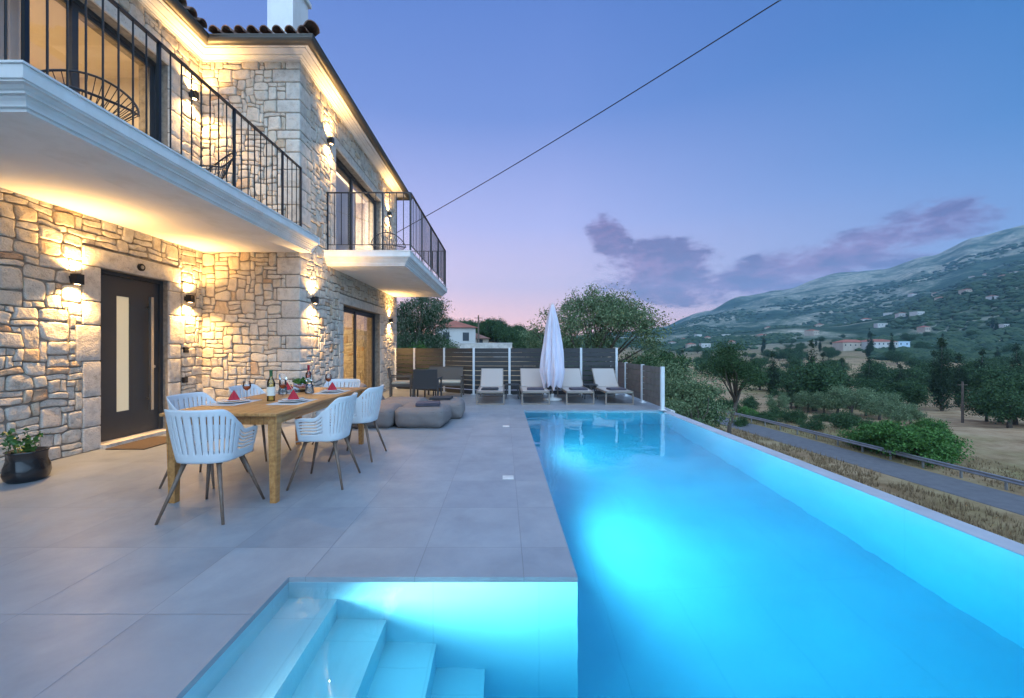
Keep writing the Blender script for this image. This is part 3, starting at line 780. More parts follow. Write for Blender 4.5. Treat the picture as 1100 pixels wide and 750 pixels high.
# balcony 1 (travel so that right side = outwards): from wall (-5.23, near) east to corner then north?  outward must be to the right
mb=MB(); mb.box(WX,-3.48,2.85,FY,2.962,3.218)
b1=vpart(mb,'balcony',M['soffit']); b1['label']='long white balcony slab over the front door'
sweep_edge([(WX,2.80),(-3.35,2.80),(-3.35,FY+.02)],ogee(2.96,3.22,0,.135),'balcony_edge',b1,M['white'])
mb=MB(); mb.add([(-3.48,FY+.02,2.96),(-3.33,FY+.02,2.96),(-3.25,FY+.02,3.08),(-3.20,FY+.02,3.10),(-3.20,FY+.02,3.22),(-3.48,FY+.02,3.22)],[(0,5,4,3,2,1)]); sub(mb,'balcony_end',M['white'],b1)
mb=MB(); mb.box(FX+.03,-2.1,8.0,12.75,2.942,3.218)
b2=vpart(mb,'balcony',M['soffit']); b2['label']='white balcony slab facing the pool'
sweep_edge([(FX,7.95),(-1.97,7.95),(-1.97,12.8),(FX,12.8)],ogee(2.94,3.22,0,.135),'balcony_edge',b2,M['white'])
def railing(path,z0,zb,zt,par,posts):
    mb=MB()
    for (x0,y0),(x1,y1) in zip(path,path[1:]):
        mb.bar((x0,y0,zt),(x1,y1,zt),.045,.014); mb.bar((x0,y0,zb),(x1,y1,zb),.03,.010)
        L=math.hypot(x1-x0,y1-y0); n=max(1,round(L/.14))
        for k in range(1,n):
            t=k/n; x=x0+(x1-x0)*t; y=y0+(y1-y0)*t
            if k%8==0: mb.bar((x,y,z0),(x,y,zt),.028,.028)
            else: mb.tube([(x,y,zb),(x,y,zt)],.0082,6)
    for (x,y) in path: mb.bar((x,y,z0),(x,y,zt+.004),.03,.03)
    return sub(mb,'railing',M['black'],par)
railing([(WX+.02,2.915),(-3.5,2.915),(-3.5,6.87)],3.218,3.38,4.40,b1,None)
railing([(FX+.03,7.95+.0),(-1.86,7.95),(-1.86,12.75),(FX+.03,12.75)],3.218,3.36,4.40,b2,None)

# cornice, gutter, roof
cz0=6.27
crn=[(-.02,cz0-.02),(.03,cz0-.02),(.03,cz0+.015),(.05,cz0+.015),(.06,cz0+.03),(.10,cz0+.04),(.10,cz0+.055),(.13,cz0+.06),(.16,cz0+.075),(.20,cz0+.082),(.20,cz0+.10),(.27,cz0+.10),(.27,cz0+.14),(-.02,cz0+.14)]
path=[(WX,.0),(WX,FY),(FX,FY),(FX,EY),(-10,EY)]
sweep_edge(path,crn,'cornice',villa,M['white'])
gut=[(.27,cz0+.13)]+[(.355+.085*math.cos(a),cz0+.115+.085*math.sin(a)) for a in [PI+PI*k/10 for k in range(11)]]+[(.45,cz0+.13),(.45,cz0+.115)]
sweep_edge(path,gut,'gutter',villa,M['gutter'])
# roof planes
pt=math.tan(R(19)); ez=cz0+.15
rf=MB()
def plane_pts(*p): 
    n=len(p); rf.add(list(p),[tuple(range(n))])
ov=.40
def zz(d): return ez+pt*d
ridge=-6.9; dR=(FX+ov)-ridge
plane_pts((FX+ov,FY-ov,ez),(FX+ov,EY+ov,ez),(ridge,EY+ov-dR if False else EY+ov,zz(dR)),(ridge,FY-ov+dR,zz(dR)))
plane_pts((WX+ov,FY-ov,ez),(FX+ov,FY-ov,ez),(ridge,FY-ov+dR,zz(dR)),(WX+ov-.001,FY-ov+.001,ez))
plane_pts((WX+ov,-4,ez),(WX+ov,FY-ov,ez),(ridge,FY-ov+dR,zz(dR)),(ridge,-4,zz(WX+ov-ridge)))
plane_pts((ridge,-4,zz(WX+ov-ridge)),(ridge,EY+ov,zz(dR)),(-10.3,EY+ov,ez),(-10.3,-4,ez))
def halftube(p0,p1,r,seed):
    p0=Vector(p0);p1=Vector(p1); d=(p1-p0); L=d.length; n=max(1,round(L/.36)); dn=d.normalized()
    s=dn.cross(Vector((0,0,1))).normalized(); u=s.cross(dn)
    for i in range(n):
        a=p0+dn*L*i/n; b=p0+dn*(L*(i+1)/n+.05); ra=r*1.12; rb=r*.92; K=7; vs=[]
        a=a+u*.02
        for q,rad in ((a,ra),(b,rb)):
            for k in range(K+1):
                t=PI*k/K; vs.append(q+s*math.cos(t)*rad+u*math.sin(t)*rad)
        for q,rad in ((a,ra-.014),):
            for k in range(K+1):
                t=PI*k/K; vs.append(q+s*math.cos(t)*rad+u*math.sin(t)*rad)
        fs=[(k,k+1,K+1+k+1,K+1+k) for k in range(K)]+[(k,2*(K+1)+k,2*(K+1)+k+1,k+1) for k in range(K)]
        rf.add(vs,fs)
x=FX+ov-.12
while x>WX+ov:
    L=min(FX+ov-x,1.6); halftube((x,FY-ov-.05,ez),(x,FY-ov+max(L,.2),zz(max(L,.2))),.075,0); x-=.205
y=FY-ov+.1
while y<EY+ov:
    L=min(y-(FY-ov),1.4); halftube((FX+ov-.03,y,ez-.02),(FX+ov-.03-max(L,.2),y,zz(max(L,.2))-.02),.06,0); y+=.205
y=1.0
while y<FY-ov: halftube((WX+ov+.05,y,ez),(WX+ov-1.2,y,zz(1.2)),.075,0); y+=.205
halftube((FX+ov+.03,FY-ov-.03,ez+.05),(FX+ov-2.2,FY-ov+2.2,zz(2.2)+.05),.11,0)
roof=vpart(rf,'roof',M['tile'])
mb=MB(); mb.box(-5.34,-4.76,9.0,9.7,6.6,9.6); mb.box(-5.40,-4.70,8.94,9.76,9.6,9.7); sub(mb,'chimney',M['white'],roof)

# wall lamps (top-level things)
WARM=(1.0,.57,.19)
def wall_lamp(loc,axis,label,e=68):
    t=empty('wall_lamp',loc,0,label,'wall lamp','up and down wall lamps on the villa')
    s=1
    mb=MB(); mb.rbox((.075,0,0),.043,.043,.062,r=.004,n=1); mb.build('housing',M['black'],t,smooth=False)
    mb=MB(); mb.box(-.005,.033,-.03,.03,-.035,.035); mb.build('bracket',M['black'],t)
    for sg in (-1,1):
        mb=MB(); mb.lathe([(.0,0),(.028,0)],(.075,0,sg*.0635),16); mb.build('lens',M['lampglow'],t)
        l=light('SPOT','bulb_light',(.075,0,sg*.072),e*(1.5 if sg<0 else .95),WARM,t,spot_size=R(138),spot_blend=.85,shadow_soft_size=.022)
        l.rotation_euler=(0,0,0) if sg<0 else (PI,0,0)
    return t
wall_lamp((WX+.02,4.80,2.13),'y','black up and down wall lamp left of the front door')
wall_lamp((WX+.02,6.53,2.11),'y','black up and down wall lamp between front door and inner corner')
wall_lamp((WX+.02,6.62,5.50),'y','black up and down wall lamp on the upper wall above the door balcony')
wall_lamp((FX+.02,7.30,2.18),'y','black up and down wall lamp on the pool facade nearest the villa corner')
wall_lamp((FX+.02,12.25,2.15),'y','black up and down wall lamp right of the lower sliding door')
wall_lamp((FX+.02,7.98,5.45),'y','black up and down wall lamp upstairs left of the pool balcony window')
wall_lamp((FX+.02,12.1,5.38),'y','black up and down wall lamp upstairs at the far end of the pool balcony')
# interior warm lights
light('AREA','room_light',(-7.2,4.6,5.8),95,(1,.72,.42),shape='SQUARE',size=1.2)
light('AREA','room_light',(-5.6,9.8,5.8),600,(1,.84,.66),shape='SQUARE',size=1.0)  # raised to brighten the curtain, standing in for sky reflected in the pane
light('AREA','room_light',(-5.6,9.6,2.8),85,(1,.66,.30),shape='SQUARE',size=1.0)

# wall fittings
t=empty('door_camera',(WX+.034,5.70,2.455),0,'small round black camera above the front door','camera')
mb=MB(); mb.tube([(0,0,0),(.025,0,0)],.052,20); mb.build('housing',M['black'],t,smooth=False)
mb=MB(); mb.tube([(.025,0,0),(.034,0,0)],.026,16); mb.build('lens',M['towelw'],t)
for (y,z,l) in ((6.52,1.27,'upper small black wall switch right of the front door'),(6.50,.78,'lower small black wall socket right of the front door')):
    t=empty('wall_switch',(WX+.03,y,z),0,l,'switch','small switches right of the door')
    mb=MB(); mb.box(-.02,.018,-.04,.04,-.045,.045); mb.build('cover_plate',M['black'],t); mb=MB(); mb.box(.0185,.024,-.02,.02,-.025,.025); mb.build('button',M['anthracite'],t)
mb=MB(); mb.rbox((0,0,.008),.25,.36,.008,r=.006,n=2); o=mb.build('doormat',M['rubber']); o.location=(-4.84,5.45,0); tag(o,'brown rectangular doormat in front of the dark door','doormat')
for (x,y,l) in ((.045,3.99,'small square white lid in the paving by the near pool edge'),(.04,6.62,'small square white lid in the paving further along the pool')):
    mb=MB(); mb.rbox((0,0,.004),.055,.055,.003,r=.002,n=1); o=mb.build('skimmer_lid',M['base']); o.location=(x,y,.0); tag(o,l,'pool lid','white lids in the paving')
# potted plant
t=empty('potted_plant',(-4.70,3.93,0),0,'small leafy green plant in a twisted glossy black pot by the stone wall','potted plant')
t.scale=(.74,.74,.85)
mb=MB(); n=48; prof=[(.0,.0),(.175,.0),(.205,.03),(.215,.09),(.205,.16),(.18,.24),(.185,.32),(.205,.345),(.19,.345),(.165,.30),(0,.29)]
vs=[];fs=[]
for (r,z) in prof:
    for k in range(n):
        a=2*PI*k/n; rr=r*(1+.05*math.sin(6*a+z*14)*(1 if .03<z<.34 and r>.16 else 0)); vs.append((rr*math.cos(a),rr*math.sin(a),z))
for i in range(len(prof)-1):
    for k in range(n): fs.append((i*n+k,i*n+(k+1)%n,(i+1)*n+(k+1)%n,(i+1)*n+k))
mb.add(vs,fs); mb.build('pot',M['pot'],t,smooth=True)
mb=MB(); mb.lathe([(0,.305),(.16,.30)],n=20); mb.build('soil',M['soil'],t)
def leaf_cards(mb,pts,size,rnd,up=.2,aspect=.5):
    for p in pts:
        d=Vector((rnd.gauss(0,1),rnd.gauss(0,1),rnd.gauss(up,1))).normalized()
        s=d.cross(Vector((rnd.gauss(0,1),rnd.gauss(0,1),rnd.gauss(0,1)))).normalized(); k=size*rnd.uniform(.6,1.35)
        p=Vector(p); a=p-d*k*.5; b=p+d*k*.5; w=s*k*aspect*.5; nn=d.cross(s)*k*.12
        mb.add([a,p+w+nn,b,p-w+nn],[(0,1,2,3)])
rnd=random.Random(5)
fol=MB(); stm=MB()
for i in range(9):
    a=rnd.uniform(0,2*PI); l=rnd.uniform(.10,.24); r0=rnd.uniform(.02,.09); b=(r0*math.cos(a),r0*math.sin(a),.30); e=(b[0]+.09*math.cos(a),b[1]+.09*math.sin(a),.32+l)
    stm.tube([b,((b[0]+e[0])/2,(b[1]+e[1])/2+.01,(b[2]+e[2])/2+.02),e],.004,5)
    for j in range(16):
        q=rnd.uniform(.3,1.05); c=[b[k]+(e[k]-b[k])*q+rnd.gauss(0,.028) for k in range(3)]; leaf_cards(fol,[c],.062,rnd,.3,.7)
stm.build('stem',M['leafg'],t); fol.build('leaves',M['leafg'],t)

# ------------------------------------------------------------------ dining set
t=empty('dining_table',(-2.355,4.38,0),0,'long oiled teak dining table set for a meal','table')
mb=MB(); mb.rbox((0,0,.748),.485,1.10,.014,r=.008,n=4); mb.build('tabletop',M['teak'],t,smooth=True)
mb=MB(); mb.box(-.40,.40,-1.025,-1.0,.655,.734); mb.box(-.40,.40,1.0,1.025,.655,.734); mb.box(-.435,-.41,-.99,.99,.655,.734); mb.box(.41,.435,-.99,.99,.655,.734); mb.build('apron',M['teak'],t)
for sx in (-1,1):
    for sy in (-1,1):
        mb=MB(); x,y=sx*.425,sy*1.02; mb.add([(x-.026,y-.026,0),(x+.026,y-.026,0),(x+.026,y+.026,0),(x-.026,y+.026,0),(x-.038,y-.038,.733),(x+.038,y-.038,.733),(x+.038,y+.038,.733),(x-.038,y+.038,.733)],[(0,3,2,1),(4,5,6,7),(0,1,5,4),(1,2,6,5),(2,3,7,6),(3,0,4,7)])
        mb.build('leg',M['teak'],t)
def make_chair():
    t=empty('armchair',(0,0,0),0,'x','chair','white slatted armchairs round the dining table')
    nu,nv=150,24; grid=[]
    def plan(s,w,zf):      # s -1..1 ; zf 0 bottom..1 top
        a=abs(s); sg=1 if s>0 else -1
        hw=.205+.062*zf**.8; yb=-.20-.075*zf; yf=.17+.04*zf
        if a>.56:
            t_=(a-.56)/.44; x=hw-.012*t_; y=-.06+(yf+.06)*t_
        else:
            an=(a/.56)*PI/2; x=hw*math.sin(an)**.85 if an>0 else 0; y=-.06+(yb+.06)*math.cos(an)**.75 if an<PI/2-1e-6 else -.06
        return sg*x,y
    def top(s):
        a=abs(s); t_=max(0,min(1,(a-.30)/.42)); t_=t_*t_*(3-2*t_); return .845-.19*t_-.012*(a>.9)*(a-.9)*10
    vs=[];fs=[]
    for j in range(nv+1):
        zf=j/nv
        for i in range(nu+1):
            s=-1+2*i/nu; tp=top(s); z=.435+(tp-.435)*zf; x,y=plan(s,0,zf*(tp-.435)/.41)
            vs.append((x,y,z))
    W=nu+1
    for j in range(nv):
        for i in range(nu):
            s=-1+2*(i+.5)/nu; a=abs(s); hole=False
            if a<.50: hole = (4<=j<=nv-4) and (i%5==1)
            elif .56<a<.95: hole=(5<=j<=nv-4) and (j%3==1)
            if not hole: fs.append((j*W+i,j*W+i+1,(j+1)*W+i+1,(j+1)*W+i))
    mb=MB(); mb.add(vs,fs)
    # seat pan
    ring=[vs[i] for i in range(nu+1)]; K=8; sv=[];sf=[]
    for k in range(K+1):
        q=k/K
        for (x,y,z) in ring:
            cx,cy=0,.02; sv.append((cx+(x-cx)*(1-q),cy+(y-cy)*(1-q),.435-.012*math.sin(q*PI/2)+ .0))
    for k in range(K):
        for i in range(nu): sf.append((k*W+i,(k+1)*W+i,(k+1)*W+i+1,k*W+i+1))
    # front triangle fill between ring ends
    mb.add(sv,sf)
    f0,f1=ring[0],ring[-1]; mb.add([f0,(f0[0],f0[1]+.03,.428),(f1[0],f1[1]+.03,.428),f1,(0,.02,.423)],[(0,1,2,3,4)])
    o=mb.build('shell',M['shell'],t,smooth=True,weld=True)
    md=o.modifiers.new('thickness','SOLIDIFY'); md.thickness=.007; md.offset=0
    for sx in (-1,1):
        for sy in (-1,1):
            mb=MB(); mb.tube([(sx*.13,sy*.13,.425),(sx*.247,sy*.25,0)],[.017,.0095],10); mb.build('leg',M['chairleg'],t,smooth=True)
    mb=MB(); mb.bar((-.14,-.13,.418),(.14,.13,.418),.03,.014); mb.bar((.14,-.13,.4175),(-.14,.13,.4175),.03,.014); mb.build('seat_bracket',M['chairleg'],t)
    return t
ch=make_chair()
for i,(x,y,a,l) in enumerate([(-2.31,3.18,0,'white slatted armchair at the near head of the table, back to the camera'),
  (-1.735,3.89,92,'white slatted armchair nearest the camera on the pool side of the table'),
  (-1.74,4.79,88,'white slatted armchair further along the pool side of the table'),
  (-2.93,3.93,-90,'white slatted armchair nearest the camera on the door side of the table'),
  (-2.96,4.82,-92,'white slatted armchair further along the door side of the table'),
  (-2.33,5.62,180,'white slatted armchair at the far head of the table')]):
    place(ch,i==0,(x,y,0),R(a),l)
TZ=.762
# place settings
def setting(x,y,l1,l2,l3,l4,first):
    mb=MB(); mb.rbox((0,0,.0015),.15,.21,.0015,r=.0012,n=1); o=mb.build('placemat',M['linen']); o.location=(x,y,TZ); tag(o,l1,'placemat','grey placemats on the table')
    t=empty('dinner_plate',(x,y,TZ+.0035),0,l2,'plate','white plates on the table')
    mb=MB(); mb.lathe([(0,0),(.075,0),(.09,.006),(.135,.014),(.136,.017),(.09,.010),(0,.006)],n=36); mb.build('large_plate',M['ceramic'],t,smooth=True)
    mb=MB(); mb.lathe([(0,.018),(.06,.018),(.10,.028),(.101,.031),(.06,.024),(0,.022)],n=36); mb.build('small_plate',M['ceramic'],t,smooth=True)
    mb=MB(); n=16; vs=[(0,0,.098)]
    for k in range(n): 
        a=2*PI*k/n; r=.052*(1+.16*math.cos(4*a)); vs.append((r*math.cos(a),r*math.sin(a),0))
    for k in range(n):
        a=2*PI*k/n; r=.030*(1+.22*math.cos(4*a)); vs.append((r*math.cos(a),r*math.sin(a),.045))
    mb.add(vs,[(1+k,1+(k+1)%n,1+n+(k+1)%n,1+n+k) for k in range(n)]+[(1+n+k,1+n+(k+1)%n,0) for k in range(n)])
    o=mb.build('napkin',M['napkin']); o.location=(x,y,TZ+.028); tag(o,l3,'napkin','folded red napkins')
    t=empty('cutlery',(x,y,TZ+.0035),0,l4,'cutlery','cutlery by the plates')
    mb=MB(); mb.box(-.09,.09,.165,.172,0,.003); mb.rbox((.10,.1685,.002),.03,.010,.0015,r=.001,n=1); mb.build('knife',M['steel'],t)
    mb=MB(); mb.box(-.09,.07,-.172,-.165,0,.003); mb.rbox((.09,-.1685,.002),.028,.011,.0015,r=.001,n=1); mb.build('fork',M['steel'],t)
for i,(x,y,n) in enumerate([(-2.66,3.93,'at the near seat on the door side'),(-2.10,3.98,'at the near seat on the pool side'),(-2.09,4.86,'at the far seat on the pool side'),(-2.64,4.86,'at the far seat on the door side'),]):
    setting(x,y,'pale grey placemat under the plates '+n,'stacked white plates with raised rim '+n,'red napkin folded to a cone '+n,'steel knife and fork '+n,i==0)
def wineglass(x,y,l):
    t=empty('wine_glass',(x,y,TZ),0,l,'wine glass','wine glasses on the table')
    mb=MB(); mb.lathe([(.034,.001),(.030,.003),(.006,.006),(.004,.02),(.004,.085),(.012,.092),(.034,.112),(.040,.135),(.037,.165),(.032,.19)],n=24); mb.build('glass_bowl',M['drinkglass'],t,smooth=True)
    mb=MB(); mb.lathe([(0,.094),(.011,.0945),(.032,.113),(.0375,.134),(0,.134)],n=24); mb.build('wine',M['wine'],t,smooth=True)
wineglass(-2.72,4.22,'wine glass of rose wine beside the plate nearest the door'); wineglass(-2.44,4.40,'wine glass of rose wine between bottle and salad bowl')
wineglass(-2.33,5.30,'wine glass of rose wine at the far end of the table'); 
def bottle(x,y,g,f,l):
    t=empty('wine_bottle',(x,y,TZ),0,l,'wine bottle','wine bottles on the table')
    mb=MB(); mb.lathe([(0,0),(.036,0),(.0375,.004),(.0375,.185),(.033,.205),(.017,.235),(.0145,.25)],n=24); mb.build('bottle_body',M[g],t,smooth=True)
    mb=MB(); mb.lathe([(.0150,.248),(.0155,.30),(.0165,.302),(.0165,.315),(0,.316)],n=20); mb.build('neck_foil',M[f],t,smooth=True)
    mb=MB(); mb.lathe([(.0382,.055),(.0382,.145)],n=24); mb.build('paper_label',M['lamp_white'],t,smooth=True)
bottle(-2.37,4.06,'greenbottle','foilg','pale white wine bottle with a green neck'); bottle(-2.57,5.25,'rosebottle','foilr','rose wine bottle with a red neck at the back of the table')
def carafe(x,y,rz,l):
    t=empty('glass_carafe',(x,y,TZ),rz,l,'carafe','slanted glass carafes')
    mb=MB(); n=24; prof=[(.0,.0),(.045,.0),(.05,.02),(.042,.08),(.03,.12),(.034,.16),(.044,.20)]; vs=[];fs=[]
    for i,(r,z) in enumerate(prof):
        for k in range(n):
            a=2*PI*k/n; vs.append((r*math.cos(a),r*math.sin(a),z+(.045*math.cos(a) if i==6 else (.02*math.cos(a) if i==5 else 0))))
    for i in range(len(prof)-1):
        for k in range(n): fs.append((i*n+k,i*n+(k+1)%n,(i+1)*n+(k+1)%n,(i+1)*n+k))
    mb.add(vs,fs); mb.build('carafe_body',M['drinkglass'],t,smooth=True)
    mb=MB(); mb.lathe([(0,.004),(.044,.005),(.0485,.02),(.041,.078),(0,.078)],n=20); mb.build('water',mat('carafe_water',(.85,.92,.95),.05,trans=.9,ior=1.33),t,smooth=True)
carafe(-2.56,4.62,2.6,'slanted glass water carafe left of the salad bowl'); carafe(-2.30,4.72,.4,'slanted glass water carafe right of the salad bowl')
t=empty('salad_bowl',(-2.50,4.92,TZ),0,'glass bowl of green salad and fruit in the middle of the table','bowl')
mb=MB(); mb.lathe([(0,0),(.05,0),(.055,.006),(.10,.05),(.118,.095),(.121,.095),(.104,.048),(.05,.010),(0,.008)],n=32); mb.build('bowl_glass',M['drinkglass'],t,smooth=True)
mb=MB()
for k in range(9):
    a=k*2.4; r=.055*math.sqrt(k/9); mb.rbox((r*math.cos(a),r*math.sin(a),.05+.02*(k%2)),.026,.026,.024,r=.023,n=2)
mb.build('fruit',mat('red_fruit',(.5,.10,.06),.35),t,smooth=True)
mb=MB(); rnd=random.Random(9); leaf_cards(mb,[(rnd.gauss(0,.045),rnd.gauss(0,.045),.11+abs(rnd.gauss(0,.022))) for _ in range(160)],.045,rnd,.4,.6); mb.build('salad_leaves',M['fig'],t)

# ------------------------------------------------------------------ poufs
def pouf(x,y,rz,w,d,h,l,g='grey outdoor poufs'):
    t=empty('pouf',(x,y,0),rz,l,'pouf',g)
    mb=MB(); mb.rbox((0,0,h/2),w/2,d/2,h/2,r=.085,n=9,bulge=.03,amp=.015,fr=5); mb.build('cover',M['grey_fabric'],t,smooth=True)
    mb=MB(); r=.085; pts=[]
    for cx,cy,a0 in ((w/2-r,d/2-r,0),(-w/2+r,d/2-r,90),(-w/2+r,-d/2+r,180),(w/2-r,-d/2+r,270)):
        for k in range(5):
            a=R(a0+22.5*k); pts.append((cx+(r*.93)*math.cos(a),cy+(r*.93)*math.sin(a),h-.058))
    mb.tube(pts,.007,6,closed=True); mb.build('piping',M['seam'],t,smooth=True)
    return t
pouf(-1.36,6.82,R(-2),.80,.80,.32,'grey fabric pouf nearest the camera with a slate towel on it')
pouf(-1.08,7.62,R(4),.62,.74,.31,'smaller grey fabric pouf with a charcoal towel, right of the group')
pouf(-2.21,6.80,R(2),.80,.80,.32,'grey fabric pouf half hidden behind the dining chair')
pouf(-1.95,7.75,R(-3),.82,.74,.31,'grey fabric pouf at the back left of the group, nothing on it')
t=empty('bean_bag',(-2.72,7.75,0),R(10),'slouching grey bean bag seat beside the sliding door','bean bag')
mb=MB(); mb.rbox((0,0,.2),.36,.36,.2,r=.16,n=6,bulge=.03,amp=.02,fr=4); mb.build('seat',M['grey_fabric'],t,smooth=True)
mb=MB(); mb.rbox((-.16,.12,.43),.20,.26,.17,r=.14,n=6,amp=.02,fr=4); mb.build('backrest',M['grey_fabric'],t,smooth=True)
def towel(x,y,z,rz,m,w,d,h,l):
    t=empty('folded_towel',(x,y,z),rz,l,'towel','folded towels')
    mb=MB()
    for k in range(3): mb.rbox((0,0,h*(k+.5)/3),w/2-.004*k,d/2-.003*k,h/6*.98,r=h/6*.9,n=4,amp=.003,fr=9)
    mb.build('folded_cloth',M[m],t,smooth=True)
towel(-1.27,6.70,.345,R(6),'towel',.40,.30,.05,'slate purple folded towel on the nearest pouf'); towel(-1.18,7.55,.335,R(-5),'towel2',.40,.30,.045,'charcoal folded towel on the smaller pouf')

# ------------------------------------------------------------------ garden seats at the back
def garden_seat(name,x,y,rz,w,l,cush,m,cat):
    t=empty(name,(x,y,0),rz,l,cat)
    d=.58; hw=w/2
    mb=MB(); mb.rbox((0,.0,.33),hw-.045,.25,.035,r=.015,n=3); mb.build('seat',M[m],t,smooth=True)
    mb=MB(); b=Vector((0,-.27,.56)); mb.obox((0,-.275,.56),(hw-.04,0,0),(0,.016,.0),(0,-.035,.20))
    mb.bar((-hw+.03,-.312,.77),(hw-.03,-.312,.77),.04,.03); mb.build('backrest',M[m],t)
    for sx in (-1,1):
        mb=MB(); mb.rbox((sx*(hw-.025),.0,.555),.027,.28,.015,r=.01,n=2); mb.build('armrest',M[m],t,smooth=True)
        for yy in (-.25,.25):
            mb=MB(); mb.bar((sx*(hw-.028),yy*1.02,0),(sx*(hw-.03),yy,.54),.038,.038); mb.build('leg',M[m],t)
    if cush:
        mb=MB(); mb.rbox((0,.01,.395),hw-.06,.235,.032,r=.026,n=4,bulge=.01); mb.build('seat_cushion',M['cushion'],t,smooth=True)
garden_seat('garden_armchair',-1.90,9.95,R(0),.66,'dark woven garden armchair with its back to the camera',False,'wicker','chair')
garden_seat('garden_armchair',-2.72,10.55,R(-78),.64,'brown garden armchair with beige seat cushion beside the villa wall',True,'brownresin','chair')
garden_seat('garden_bench',-1.60,10.78,R(180),1.02,'brown two seat garden bench against the slatted fence',True,'brownresin','bench')
t=empty('coffee_table',(-2.05,10.45,0),0,'low dark coffee table between the garden seats','table')
mb=MB(); mb.rbox((0,0,.38),.27,.2,.015,r=.006,n=2); mb.build('table_top',M['wicker'],t)
for sx in(-1,1):
    for sy in(-1,1):
        mb=MB(); mb.bar((sx*.24,sy*.17,0),(sx*.24,sy*.17,.366),.03,.03); mb.build('leg',M['wicker'],t)
# ------------------------------------------------------------------ loungers
def make_lounger():
    t=empty('sun_lounger',(0,0,0),0,'x','sun lounger','beige sun loungers in a row'); hw=.325
    mb=MB()
    for sx in (-1,1): mb.bar((sx*(hw-.015),0,.285),(sx*(hw-.015),1.75,.285),.03,.045)
    mb.bar((-hw,.015,.285),(hw,.015,.285),.03,.045); mb.bar((-hw+.03,1.74,.285),(hw-.03,1.74,.285),.03,.04); mb.build('frame',M['taupe'],t)
    for yy in (.03,1.55):
        mb=MB(); mb.bar((-hw+.015,yy,.27),(-hw+.015,yy,0.012),.032,.032); mb.bar((hw-.015,yy,.27),(hw-.015,yy,.012),.032,.032); mb.bar((-hw,yy,.014),(hw,yy,.014),.034,.028); mb.build('leg_frame',M['taupe'],t)
    mb=MB(); mb.rbox((0,.56,.300),hw-.035,.54,.006,r=.005,n=4); mb.build('seat_sling',M['sling'],t,smooth=True)
    a=R(42); c,s=math.cos(a),math.sin(a); L=.66
    mb=MB(); mb.rbox((0,1.10+c*L/2,.31+s*L/2),hw-.045,L/2,.007,r=.006,n=4,ex=(Vector((1,0,0)),Vector((0,c,s)),Vector((0,-s,c)))); mb.build('back_sling',M['sling'],t,smooth=True)
    mb=MB()
    for sx in(-1,1): mb.bar((sx*(hw-.04),1.10,.30),(sx*(hw-.04),1.10+c*L,.30+s*L),.025,.028); mb.bar((sx*(hw-.06),1.45,.28),(sx*(hw-.06),1.10+c*.5,.30+s*.5),.016,.016)
    mb.bar((-hw+.03,1.10+c*L,.30+s*L),(hw-.03,1.10+c*L,.30+s*L),.025,.028); mb.build('back_frame',M['taupe'],t)
    return t
lg=make_lounger()
LX=[(-.305,9.12,'leftmost'),(.74,9.14,'second from the left'),(1.76,9.14,'second from the right'),(2.66,9.12,'rightmost')]
for i,(x,y,n) in enumerate(LX):
    place(lg,i==0,(x,y,0),0,'beige sling sun lounger with raised back, %s of the four'%n)
    towel(x+(.02 if i else -.02),y+.36,.308,R(3*(i-1)),'towel2' if i in(0,) else 'towel',.40,.30,.045,'dark folded towel on the sun lounger that is %s of the four'%n)
for i,(x,y,l) in enumerate([(.22,10.3,'small dark side table between the two left sun loungers'),(2.22,10.25,'small dark side table between the two right sun loungers')]):
    t=empty('side_table',(x,y,0),0,l,'table','small side tables between loungers')
    mb=MB(); mb.rbox((0,0,.36),.18,.16,.012,r=.006,n=2); mb.build('table_top',M['wicker'],t)
    for sx in(-1,1):
        for sy in (-1,1):
            mb=MB(); mb.bar((sx*.16,sy*.14,0),(sx*.13,sy*.12,.35),.022,.022); mb.build('leg',M['wicker'],t)
# ------------------------------------------------------------------ closed parasol
t=empty('parasol',(1.22,9.95,0),0,'closed white canvas parasol on a round base between the loungers','parasol')
mb=MB(); mb.lathe([(0,0),(.23,0),(.24,.02),(.23,.045),(.10,.06),(.04,.08),(.035,.16),(0,.16)],n=32); mb.build('base',M['base'],t,smooth=True)
mb=MB(); mb.tube([(0,0,.08),(0,0,2.36)],.022,12); mb.build('pole',M['taupe'],t,smooth=True)
mb=MB(); n=160; m_=40; vs=[];fs=[]
for j in range(m_+1):
    q=j/m_; z=2.37-2.02*q
    r=.035+.25*min(1,q*1.08)**.62; 
    if q>.82: r*=1-.32*((q-.82)/.18)
    for k in range(n):
        a=2*PI*k/n; fd=.20*min(1,q*4)
        w=1+fd*math.cos(8*a+.7*math.sin(q*5))*.75+.10*math.sin(19*a+q*6)*q
        rr=r*w*(1+.10*math.sin(a*2+q*3)); zz_=z-(.06*math.cos(8*a)+.03*math.sin(3*a))*max(0,q-.85)/.15
        vs.append((rr*math.cos(a)*.95,rr*math.sin(a),zz_))
for j in range(m_):
    for k in range(n): fs.append((j*n+k,(j+1)*n+k,(j+1)*n+(k+1)%n,j*n+(k+1)%n))
mb.add(vs,fs); mb.build('canopy',M['canvas'],t,smooth=True)
mb=MB(); mb.lathe([(0,2.44),(.012,2.43),(.02,2.40),(.022,2.36)],n=12); mb.build('finial',M['base'],t,smooth=True)

